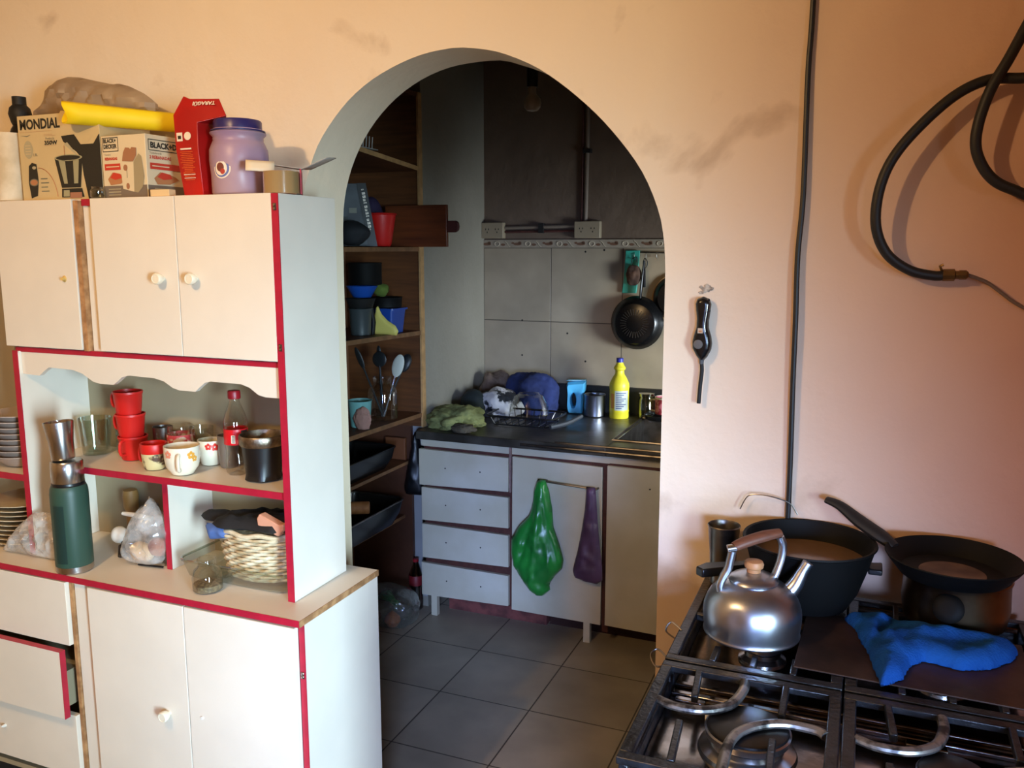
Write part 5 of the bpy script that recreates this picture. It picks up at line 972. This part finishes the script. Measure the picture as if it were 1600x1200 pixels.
heap('brown_cloth', 'brown and white cloth in the corner of the tiled wall', 'cloth', (-1.680, 3.905), (0.085, 0.06, 0.115), mat('brown_faded_cloth', (140, 118, 100), 0.9, rgb2=(92, 72, 60), scale=12, bump=0.4), 0.3, 7, 15, 5, 0.2)
heap('blue_jeans', 'bundle of dark blue denim piled against the tiled wall', 'clothes', (-1.475, 3.86), (0.132, 0.095, 0.128), mat('dark_denim', (38, 52, 104), 0.9, rgb2=(24, 34, 74), scale=7, bump=0.5, bscale=60), 0.25, 6, 21, 5, 0.15)
rk = thing('dish_rack', 'black wire dish rack lying flat on the worktop under the glass bowl', 'rack', (-1.40, 3.585, ZW))
MB().tube([(x, y, 0.045) for x, y in rrect(-0.165, 0.165, -0.10, 0.11, 0.04, 4)], 0.0045, M_black, 8, closed=True).build('rack_rim', rk)
MB().tube([(x, y, 0.006) for x, y in rrect(-0.135, 0.135, -0.085, 0.09, 0.03, 4)], 0.0035, M_black, 8, closed=True).build('rack_base', rk)
for k in range(9): x = -0.12+k*0.03; MB().tube([(x*1.15, -0.10, 0.045), (x, -0.085, 0.008), (x, 0.09, 0.008), (x*1.15, 0.11, 0.045)], 0.0022, M_steel if k % 2 else M_black, 6).build('rack_wire', rk)
MB().tube([(0.15, -0.09, 0.012), (0.205, -0.02, 0.022), (0.25, 0.05, 0.045)], [0.010, 0.011, 0.009], mat('grey_drain_hose', (70, 72, 74), 0.4), 8, smooth=4).build('rack_tray_edge', rk)
tag(MB().lathe([(0.094, 0.0), (0.092, 0.004), (0.086, 0.040), (0.066, 0.082), (0.050, 0.090), (0.048, 0.094), (0.044, 0.090), (0, 0.090)], M_glass, seg=48).build('glass_bowl'), 'clear glass bowl turned upside down on the dish rack', 'bowl', loc=(-1.385, 3.580, ZW+0.049))
# jug
jg = thing('blue_jug', 'sky blue plastic jug with an oval grip hole', 'jug', (-1.272, 3.925, ZW), math.radians(10))
M_sky = mat('sky_blue_plastic', (92, 190, 232), 0.38)
jo = [(-0.036, 0.0), (0.030, 0.0), (0.033, 0.004), (0.034, 0.100), (0.046, 0.110), (0.050, 0.158), (0.046, 0.160), (-0.044, 0.150), (-0.045, 0.140), (-0.040, 0.09), (-0.042, 0.03)]
b = MB(); i = b.mi(M_sky); th_ = 0.036
hole = ell(-0.010, 0.066, 0.0135, 0.036, 28)
def radial(c, P, n=28):
    out = []
    for k in range(n):
        a = 2*PI*k/n; d = (math.cos(a), math.sin(a)); best = None
        for (x1, y1), (x2, y2) in zip(P, P[1:]+P[:1]):
            ex, ey = x2-x1, y2-y1; den = d[0]*ey-d[1]*ex
            if abs(den) < 1e-9: continue
            t = ((x1-c[0])*ey-(y1-c[1])*ex)/den; u = ((x1-c[0])*d[1]-(y1-c[1])*d[0])/den
            if t > 0 and -1e-6 <= u <= 1+1e-6: best = t if best is None else max(best, t)
        out.append((c[0]+d[0]*best, c[1]+d[1]*best))
    return out
outl = radial((-0.010, 0.066), jo, 56); hl = ell(-0.010, 0.066, 0.0135, 0.036, 56)
rings = []
for (t_, y_) in ((0.0, -th_*0.8), (0.12, -th_), (0.80, -th_), (1.0, -th_*0.55), (1.0, th_*0.55), (0.8, th_), (0.12, th_), (0.0, th_*0.8)):
    rings.append([b.v((h_[0]+(o_[0]-h_[0])*t_, y_, h_[1]+(o_[1]-h_[1])*t_)) for h_, o_ in zip(hl, outl)])
for A_, B_ in zip(rings, rings[1:]+rings[:1]):
    for k in range(56): b.f([A_[k], A_[(k+1) % 56], B_[(k+1) % 56], B_[k]], i)
b.build('jug_body', jg, flat=50)
MB().sheet(lambda u, v: (-0.044+0.092*v, (u-0.5)*0.056*(1-0.3*v), 0.1605+0.004*v-0.006*math.sin(PI*u)*math.sin(PI*v)), 8, 10, mat('jug_inside', (150, 212, 236), 0.35)).build('jug_mouth', jg, solid=0.002)
tag(MB().lathe([(0, 0.001), (0.046, 0.001), (0.050, 0.005), (0.0505, 0.100), (0.0520, 0.104), (0.0505, 0.106), (0.0485, 0.104), (0.0480, 0.010), (0, 0.006)], M_alu, seg=44).build('metal_mug'), 'wide straight metal mug between the blue jug and the yellow bottle', 'mug', loc=(-1.165, 3.885, ZW))
# bleach
bl = thing('bleach_bottle', 'tall yellow plastic bleach bottle with a blue cap on the worktop', 'bottle', (-1.046, 3.885, ZW))
M_yb = mat('yellow_plastic', (228, 214, 52), 0.4)
def blr(z):
    P = [(0, 0.0435), (0.006, 0.046), (0.028, 0.045), (0.034, 0.047), (0.040, 0.0455), (0.135, 0.0455), (0.145, 0.047), (0.165, 0.0455), (0.190, 0.034), (0.210, 0.022), (0.225, 0.0205), (0.232, 0.027), (0.240, 0.028), (0.248, 0.022), (0.262, 0.0155), (0.266, 0.015)]
    for (z0, r0), (z1, r1) in zip(P, P[1:]):
        if z <= z1: return r0+(r1-r0)*(z-z0)/(z1-z0)
    return 0.015
MB().lathe([(0, 0.0005)]+[(blr(z), z) for z in (0, 0.006, 0.028, 0.034, 0.040, 0.09, 0.135, 0.145, 0.155, 0.165, 0.178, 0.190, 0.20, 0.210, 0.225, 0.232, 0.240, 0.248, 0.262, 0.266)], M_yb, seg=44).build('bottle_body', bl)
MB().lathe([(0.014, 0.264), (0.0165, 0.265), (0.0165, 0.283), (0.0155, 0.285), (0, 0.285)], mat('blue_cap', (40, 50, 150), 0.4), seg=28).build('cap', bl)
p = MB(); lb = mat('pale_label', (196, 206, 196), 0.45); lb2 = mat('blue_label_print', (58, 74, 130), 0.5)
wrap_rect(p, 0.0460, math.radians(258), math.radians(345), 0.042, 0.134, lb, 14)
for k in range(9): wrap_rect(p, 0.0464, math.radians(266), math.radians(300+14*((k*7) % 3)), 0.050+k*0.009, 0.0535+k*0.009, lb2, 8)
wrap_rect(p, 0.0462, math.radians(228), math.radians(254), 0.05, 0.12, mat('orange_label_side', (220, 150, 60), 0.5), 8); p.build('label', bl)
jr = thing('glass_storage_jar', 'empty clear glass jar with a lid right of the yellow bottle', 'jar', (-0.925, 3.93, ZW))
MB().lathe([(0, 0.001), (0.036, 0.001), (0.039, 0.004), (0.039, 0.085), (0.033, 0.098), (0.033, 0.104)], M_glassg, seg=32).build('glass', jr)
MB().lathe([(0.034, 0.104), (0.0375, 0.105), (0.0375, 0.118), (0, 0.120)], thin('lid_glass', (0.7, 0.68, 0.6), 0.3, 0.1), seg=32).build('lid', jr)
mgp = thing('pink_mug', 'white mug with pink pattern at the arch edge of the worktop', 'mug', (-0.84, 3.925, ZW+0.025))
MB().lathe([(0, 0.0), (0.038, 0.0), (0.042, 0.004), (0.043, 0.072), (0.044, 0.080), (0.041, 0.080), (0.040, 0.01), (0, 0.008)], mat('pink_pattern_glaze', (210, 120, 130), 0.3, rgb2=(150, 50, 60), scale=40, lo=0.45, hi=0.5), seg=36).build('mug_body', mgp)
MB().lathe([(0.0435, 0.073), (0.045, 0.080), (0.0435, 0.082), (0.041, 0.080), (0.041, 0.073)], M_cera, seg=36).build('white_rim', mgp)
hb = MB(); handle(hb, M_cera, 0.042, 0.012, 0.066, 0.028, PI, 0.0045); hb.build('handle', mgp)
tag(MB().lathe([(0, 0), (0.075, 0), (0.080, 0.006), (0.084, 0.020), (0.081, 0.0235), (0.078, 0.008), (0, 0.006)], M_black, seg=32).build('black_tray'), 'small black round tray under the pink mug by the sink', 'tray', loc=(-0.85, 3.93, ZW+0.0005))
tap = thing('sink_tap', 'dark metal tap at the back of the sink beside the pink mug', 'tap', (-0.760, 3.84, ZW))
MB().tube([(0, 0.05, 0), (0, 0.05, 0.09), (0, 0.02, 0.12), (-0.005, -0.05, 0.115), (-0.008, -0.08, 0.085)], 0.012, mat('tarnished_chrome', (60, 58, 56), 0.35, 0.9), 12, smooth=6).build('spout', tap)
tag(MB().lathe([(0, 0), (0.050, 0), (0.058, 0.010), (0.060, 0.045), (0.057, 0.046), (0.055, 0.012), (0, 0.008)], M_steeld, seg=32).build('steel_dish'), 'small steel bowl lying in the sink', 'bowl', loc=(-0.80, 3.52, 0.7205))
# --- shopping bags on the towel bar
M_gb = mat('green_bag_film', (44, 148, 58), 0.28, rgb2=(30, 116, 46), scale=9, bump=0.25, bscale=22)
go = [(-0.018, 0.0), (0.014, 0.0), (0.030, -0.045), (0.046, -0.12), (0.052, -0.20), (0.078, -0.27), (0.098, -0.335), (0.092, -0.375), (0.060, -0.41), (0.035, -0.45), (0.040, -0.475), (0.010, -0.505), (-0.015, -0.510), (-0.05, -0.49), (-0.080, -0.455), (-0.125, -0.39), (-0.138, -0.33), (-0.136, -0.27), (-0.105, -0.215), (-0.055, -0.16), (-0.042, -0.12), (-0.034, -0.05)]
def gcr(u, v):
    s_ = 0.0
    for k, (a0, a1) in enumerate(((0.25, -0.010), (-0.10, 0.005), (-0.28, 0.0), (0.12, 0.012))):
        s_ += (-0.014 if k % 2 == 0 else 0.010)*math.exp(-((u-a1+a0*v*1.0*(0.6+0.8*abs(v)))/0.010)**2)
    return s_
tag(MB().puffy(go, 0.045, 0.06, M_gb, lambda u, v, w: (u, -w, v), amp=0.010, fr=14, seed=4, back=0.35, res=56, crease=gcr).build('green_bag', flat=180), 'bulging bright green plastic bag hanging from the bar on the sink door', 'bag', loc=(-1.195, CF-0.036, 0.702))
M_vb = mat('purple_bag_film', (96, 70, 104), 0.45, rgb2=(78, 54, 84), scale=14, bump=0.3, bscale=24)
vo = [(-0.020, 0.0), (0.018, 0.0), (0.024, -0.06), (0.030, -0.15), (0.040, -0.24), (0.052, -0.33), (0.054, -0.39), (0.030, -0.410), (-0.02, -0.405), (-0.065, -0.395), (-0.075, -0.365), (-0.055, -0.28), (-0.040, -0.20), (-0.026, -0.10)]
tag(MB().puffy(vo, 0.026, 0.03, M_vb, lambda u, v, w: (u, -w, v), amp=0.008, fr=18, seed=8, back=0.4, res=40).build('purple_bag', flat=180), 'dull purple plastic bag hanging at the right end of the bar', 'bag', loc=(-0.983, CF-0.034, 0.692))

# --- on the alcove shelves
tag(MB().blob((0, 0, 0), (0.10, 0.06, 0.05), mat('dark_blue_grey_cloth', (38, 46, 54), 0.9), 0.2, 6, 2, 3, floor=-0.045).build('dark_bundle'), 'dark bundle lying on the very top of the shelving unit', 'bundle', loc=(-1.87, 3.25, 2.348))
MB_ = MB().box(-0.19, 0.19, -0.60, 0.60, 0, 0.018, M_shelf)
MB_.build('top_board', su).location = Vector((-1.99, 2.74, 2.2825))-O*0-OU
M_thin = mat('pale_wire', (176, 168, 158), 0.5)
wr = thing('wire_plate_stand', 'pale plate rack wires standing on the highest visible shelf', 'rack', (-1.83, 2.93, 2.033))
MB().box(-0.01, 0.01, -0.08, 0.11, 0.0, 0.004, M_thin).build('stand_foot', wr, bevel=0.001)
for k in range(8): MB().tube([(0, -0.075+k*0.022, 0.003), (0.002, -0.072+k*0.022, 0.055-0.001*k)], 0.0034 if k == 0 else 0.0022, M_thin, 6).build('upright_wire', wr)
# electronics box, mask-like bits
eb = thing('gadget_box', 'dark grey printed box leaning back on the second shelf', 'box', (-1.90, 2.98, 1.658), math.radians(30))
M_eb = mat('dark_grey_print', (66, 72, 76), 0.45, rgb2=(44, 46, 52), scale=12); M_eg = mat('green_print', (70, 110, 60), 0.5)
b = MB(); b.prism([(-0.085, 0.0), (0.085, 0.0), (0.045, 0.245), (-0.10, 0.245)], 'xz', -0.02, 0.04, M_eb); b.build('carton', eb, bevel=0.002)
b = MB(); b.prism([(0.052, 0.0), (0.088, 0.0), (0.048, 0.246), (0.012, 0.246)], 'xz', -0.024, -0.0205, M_black); b.build('black_edge_panel', eb)
p = MB()
for k in range(13): u0 = 0.008+k*0.013; q_ = lambda u, v: (0.026+0.16*u+0.987*v, -0.0248, 0.230-0.987*u+0.16*v); rect(p, u0, u0+(0.009 if k % 4 else 0.005), 0.002, 0.014 if k % 3 else 0.011, M_wl, q_); rect(p, u0+0.002, u0+0.004, 0.005, 0.009, M_black, lambda u, v: (0.026+0.16*u+0.987*v, -0.0252, 0.230-0.987*u+0.16*v))
fz = lambda u, v: (u, -0.0205, v)
rect(p, -0.085, -0.03, 0.20, 0.225, M_eg, fz)
for k, (u, v, w_, h_) in enumerate(((-0.02, 0.13, 0.03, 0.02), (-0.06, 0.10, 0.035, 0.016), (-0.02, 0.08, 0.03, 0.014), (-0.065, 0.06, 0.03, 0.02), (-0.015, 0.045, 0.04, 0.012))): rect(p, u, u+w_, v, v+h_, M_ink if k % 2 else M_ink2, fz)
p.build('printed_front', eb)
tag(MB().blob((0, 0, 0.05), (0.07, 0.05, 0.05), mat('black_fabric', (24, 24, 28), 0.8), 0.15, 5, 7, 4, floor=0).build('black_pouch'), 'black rounded pouch at the foot of the leaning grey box', 'pouch', loc=(-1.86, 2.90, 1.658))
tag(MB().blob((0, 0, 0.10), (0.055, 0.05, 0.11), mat('deep_purple_fabric', (48, 34, 66), 0.8), 0.1, 4, 9, 4, floor=0).build('purple_pouch'), 'dark purple bundle behind the red bowl on the second shelf', 'pouch', loc=(-1.96, 3.20, 1.657))
rb = thing('red_bowl', 'bright red plastic bowl standing between the leaning grey box and the cutting board', 'bowl', (-1.870, 3.135, 1.6565))
o_ = MB().lathe([(0, 0.001), (0.034, 0.001), (0.040, 0.010), (0.060, 0.128), (0.065, 0.132), (0.063, 0.136), (0.058, 0.133), (0.038, 0.012), (0, 0.006)], M_rc, seg=44).build('bowl_body', rb)
ct = thing('cutting_board', 'reddish wooden cutting board sticking out of the second shelf', 'board', (-1.78, 3.275, 1.656))
M_cbw = mat('varnished_red_wood', (122, 62, 30), 0.4, rgb2=(84, 40, 20), scale=4, stretch=(1, 8, 10), lo=0.3, hi=0.7)
MB().box(-0.15, 0.145, -0.009, 0.009, 0.0, 0.174, M_cbw).build('board', ct, bevel=0.003)
MB().prism([(0.145, 0.060), (0.185, 0.060), (0.196, 0.068), (0.199, 0.084), (0.196, 0.100), (0.185, 0.108), (0.145, 0.108)], 'xz', -0.008, 0.008, mat('dark_red_handle', (84, 42, 34), 0.5)).build('handle', ct, bevel=0.003)
M_navy = mat('navy_blue_plastic', (22, 62, 140), 0.4)
bx2 = thing('blue_container', 'square blue plastic container on the third shelf', 'container', (-1.872, 3.165, 1.296))
b = MB(); loft(b, [[(x, y, 0.001) for x, y in rrect(-0.052, 0.052, -0.05, 0.05, 0.012)], [(x, y, 0.098) for x, y in rrect(-0.062, 0.062, -0.060, 0.060, 0.014)]], M_navy, cap1=True); b.build('tub', bx2)
b = MB(); loft(b, [[(x, y, 0.0982) for x, y in rrect(-0.070, 0.070, -0.066, 0.066, 0.015)], [(x, y, 0.106) for x, y in rrect(-0.070, 0.070, -0.066, 0.066, 0.015)]], M_navy, cap1=True); b.build('lid', bx2)
def pan(name, label, cat, x, y, z, r0, r1, h, m, seg=40): return tag(MB().lathe([(0, 0.001), (r0, 0.001), (r0+0.003, 0.004), (r1, h-0.004), (r1+0.003, h), (r1-0.002, h), (r0, 0.006), (0, 0.005)], m, seg=seg).build(name), label, cat, loc=(x, y, z))
pan('black_saucepan', 'low black saucepan on top of the blue container', 'pan', -1.872, 3.165, 1.4025, 0.060, 0.066, 0.045, M_pan)
gc = pan('grey_cup', 'dark grey plastic cup at the left of the third shelf', 'cup', -1.892, 2.99, 1.300, 0.038, 0.046, 0.110, mat('charcoal_plastic', (56, 62, 64), 0.4))
pan('black_bowl', 'black bowl resting on the dark grey cup', 'bowl', -1.895, 3.00, 1.4105, 0.045, 0.060, 0.040, M_blackm)
pan('blue_bowl', 'bright blue bowl under the black pot', 'bowl', -1.900, 3.02, 1.4515, 0.035, 0.062, 0.048, mat('royal_blue_plastic', (26, 74, 160), 0.4))
tag(MB().blob((0, 0, 0.03), (0.035, 0.03, 0.028), mat('dull_green_sponge', (86, 104, 36), 0.9), 0.15, 6, 5, 3, floor=0).build('green_sponge'), 'dull green sponge between the blue bowl and the black saucepan', 'sponge', loc=(-1.875, 3.125, 1.4485))
tag(MB().lathe([(0, 0.001), (0.066, 0.001), (0.068, 0.004), (0.068, 0.086), (0.070, 0.090), (0.066, 0.091), (0.064, 0.006), (0, 0.005)], M_pan, seg=44).build('black_pot'), 'straight-sided black pot topmost on the stack of the third shelf', 'pot', loc=(-1.905, 3.055, 1.5015))
tag(MB().puffy([(-0.03, 0.0), (-0.032, 0.03), (-0.008, 0.115), (0.0, 0.118), (0.02, 0.085), (0.05, 0.060), (0.09, 0.040), (0.105, 0.018), (0.095, 0.0)], 0.012, 0.02, mat('pale_yellow_plastic', (206, 190, 100), 0.4), lambda u, v, w: (u*0.9, -w, v), back=0.8, res=30).build('yellow_scoop'), 'pale yellow plastic scoop leaning before the blue container', 'scoop', loc=(-1.86, 3.075, 1.2955))
tag(MB().tube([(0, 0, 0.0), (0.006, 0, 0.05), (-0.002, 0, 0.112)], [0.009, 0.010, 0.006], M_blackm, 10, flat=0.6).build('black_handle_tool'), 'short black tool standing between the grey cup and the scoop', 'utensil', loc=(-1.866, 3.043, 1.2985))
# utensil jar
uj = thing('utensil_jar', 'large clear glass jar full of kitchen utensils on the fourth shelf', 'jar', (-1.862, 3.10, 0.934))
MB().lathe([(0, 0.001), (0.055, 0.001), (0.062, 0.008), (0.063, 0.110), (0.058, 0.132), (0.040, 0.150), (0.038, 0.156), (0.040, 0.160), (0.040, 0.180)], M_glass, seg=40).build('glass', uj)
def spoon(label, base, top, head, m, name='spatula', hr=(0.02, 0.006, 0.036), off=0.0):
    base, top = Vector(base), Vector(top); t_ = thing(name, label, 'utensil', base)
    d = (top-base); MB().tube([(0, 0, 0), d*0.5, d], [0.004, 0.0045, 0.004], m if m is not M_white else M_steel, 8).build('handle', t_)
    q = Vector((0, 0, 1)).rotation_difference(d.normalized()).to_matrix().to_4x4()
    b = MB(); b.M = Matrix.Translation(d) @ q; b.blob((off, 0, hr[2]*0.75), hr, head, 0.05, 3, 1, 3); b.build('head', t_)
spoon('white spoon rising out of the utensil jar', (-1.858, 3.10, 0.945), (-1.812, 3.125, 1.125), mat('white_spoon', (190, 190, 176), 0.4), M_white, 'kitchen_spoon', (0.027, 0.008, 0.050))
uj_m = mat('black_nylon', (22, 26, 28), 0.45)
spoon('black spatula leaning left out of the utensil jar', (-1.855, 3.09, 0.945), (-1.93, 3.06, 1.16), uj_m, uj_m, hr=(0.014, 0.005, 0.050))
spoon('black straight spatula in the middle of the utensil jar', (-1.865, 3.11, 0.945), (-1.885, 3.12, 1.16), uj_m, uj_m, hr=(0.034, 0.006, 0.034))
spoon('black ladle leaning right behind the white spoon', (-1.87, 3.10, 0.945), (-1.80, 3.16, 1.14), uj_m, uj_m, hr=(0.026, 0.012, 0.042))
spoon('thin black fork standing upright behind the others in the jar', (-1.88, 3.12, 0.945), (-1.90, 3.14, 1.20), uj_m, uj_m, 'serving_fork', hr=(0.010, 0.004, 0.024))
tc_ = pan('turquoise_cup', 'pale turquoise cup with a pink cloth at the left of the fourth shelf', 'cup', -1.868, 2.93, 0.933, 0.036, 0.048, 0.110, mat('pale_turquoise_plastic', (116, 170, 168), 0.45))
tag(MB().blob((0, 0, 0.04), (0.034, 0.016, 0.045), mat('dusty_pink_cloth', (162, 120, 108), 0.9, bump=0.3), 0.18, 7, 4, 4, floor=0, amp2=0.3).build('pink_cloth'), 'dusty pink cloth hanging before the turquoise cup', 'cloth', loc=(-1.829, 2.885, 0.9345))
# lower shelves
def loaf(name, label, cat, loc, sx, sy, h, m, rz=0):
    b = MB(); loft(b, [[(x, y, 0.001) for x, y in rrect(-sx*0.8, sx*0.8, -sy*0.8, sy*0.8, 0.03)], [(x, y, h*0.5) for x, y in rrect(-sx*0.95, sx*0.95, -sy*0.95, sy*0.95, 0.04)], [(x, y, h) for x, y in rrect(-sx, sx, -sy, sy, 0.04)]], m, cap1=False)
    t_ = thing(name, label, cat, loc, rz); b.build('tin_body', t_); MB().tube([(x, y, h) for x, y in rrect(-sx, sx, -sy, sy, 0.04)], 0.004, M_steeld if 'long' in label else m, 8, closed=True).build('rolled_rim', t_); return t_
loaf('roasting_tin', 'long black roasting tin with a metal rim sticking out of the low shelf', 'tin', (-1.985, 2.98, 0.443), 0.14, 0.27, 0.105, M_ps)
loaf('roasting_tin', 'second black oven tin on the shelf under the utensil jar', 'tin', (-1.98, 2.95, 0.708), 0.13, 0.25, 0.09, M_ps)
rn = thing('rolling_pin', 'wooden rolling pin lying on the black roasting tin', 'rolling pin', (-1.87, 2.90, 0.575))
MB().lathe([(0, 0), (0.024, 0), (0.026, 0.003), (0.026, 0.20), (0.024, 0.203), (0, 0.203)], mat('pale_end_grain', (176, 118, 70), 0.6, rgb2=(150, 94, 52), scale=30), seg=24, axis=(-1, -0.5, 0)).build('roller', rn)
rn.location = (-1.855, 2.96, 0.585)
tag(MB().box(-0.05, 0.05, -0.009, 0.009, 0, 0.10, mat('brown_cutting_wood', (116, 66, 34), 0.6)).build('wooden_block', bevel=0.002), 'brown wooden block standing at the back of the low shelf', 'block', loc=(-1.925, 3.31, 0.7065))
tag(MB().puffy([(-0.055, -0.01), (-0.03, 0.12), (0.0, 0.25), (0.02, 0.25), (0.045, 0.12), (0.055, -0.01), (0.04, -0.04), (-0.04, -0.045)], 0.04, 0.05, mat('black_bag_film', (12, 13, 16), 0.4), lambda u, v, w: (u, -w, v), amp=0.01, fr=16, seed=5, back=0.3, res=30).build('black_bag', flat=180), 'black bag hanging in the gap left of the sink cabinet', 'bag', loc=(-1.838, 3.325, 0.585))
ck = thing('cola_bottle', 'cola bottle with red label standing on the floor beside the sink cabinet', 'bottle', (-1.838, 3.315, 0.001))
ck.scale = (0.85, 0.85, 0.8)
MB().lathe([(0, 0.004), (0.030, 0.0), (0.038, 0.010), (0.038, 0.09), (0.034, 0.12), (0.038, 0.15), (0.036, 0.20), (0.014, 0.27), (0.014, 0.29)], thin('dark_pet', (0.35, 0.3, 0.3), 0.2), seg=28).build('bottle_body', ck)
MB().lathe([(0.0385, 0.15), (0.0388, 0.152), (0.0388, 0.205), (0.0375, 0.208)], mat('faded_red_label', (120, 22, 28), 0.5), seg=28).build('label', ck)
MB().lathe([(0.0150, 0.285), (0.016, 0.288), (0.016, 0.302), (0, 0.304)], mat('dark_red_cap', (150, 20, 30), 0.4), seg=20).build('cap', ck)
# vegetables in a clear bag on the floor
VX, VY = -1.895, 3.15
M_vf = thin('greenish_clear_film', (0.90, 0.94, 0.90), 0.14, 0.08, haze=0.09, hcol=(0.55, 0.6, 0.55), hscale=20, bump=0.9)
tag(MB().blob((0, 0, 0.075), (0.145, 0.10, 0.095), M_vf, 0.18, 6, 3, 5, floor=0.0, amp2=0.12).build('clear_produce_bag', flat=180), 'clear bag of onions and greens on the floor by the sink cabinet', 'bag', loc=(VX, VY, 0.0005))
for k, (dx, dy, r, lab) in enumerate(((0.052, -0.045, 0.036, 'orange-brown onion on the right side in the clear floor bag'), (-0.045, -0.040, 0.033, 'duller onion on the left side in the clear floor bag'))):
    t_ = thing('onion', lab, 'onion', (VX+dx, VY+dy, 0.002))
    MB().lathe([(0, 0), (r*0.6, r*0.12), (r, r*0.75), (r*0.92, r*1.2), (r*0.5, r*1.65), (r*0.12, r*1.95), (0, r*2.1)], mat('onion_skin_%d' % k, (206, 116, 52) if k == 0 else (150, 92, 70), 0.45, var=0.25, scale=20, stretch=(6, 6, 1)), seg=28).build('bulb', t_)
gl_ = thing('green_onions', 'bunch of green onion leaves lying over the onions in the bag', 'vegetable', (VX, VY, 0.09))
rnd = random.Random(5)
for k in range(11):
    a = rnd.uniform(-0.5, 0.5); L_ = rnd.uniform(0.09, 0.15)
    MB().tube([(-0.05, rnd.uniform(-0.03, 0.03), rnd.uniform(0, 0.02)), (0.0, rnd.uniform(-0.03, 0.03)-0.01, 0.035+rnd.uniform(-0.01, 0.01)), (L_*0.7, -0.03+a*0.05, 0.015+rnd.uniform(-0.03, 0.01))], [0.003, 0.006, 0.002], mat('leek_green', (52, 120, 62), 0.45, var=0.3, scale=20), 6, smooth=5, flat=0.4).build('leaf', gl_)
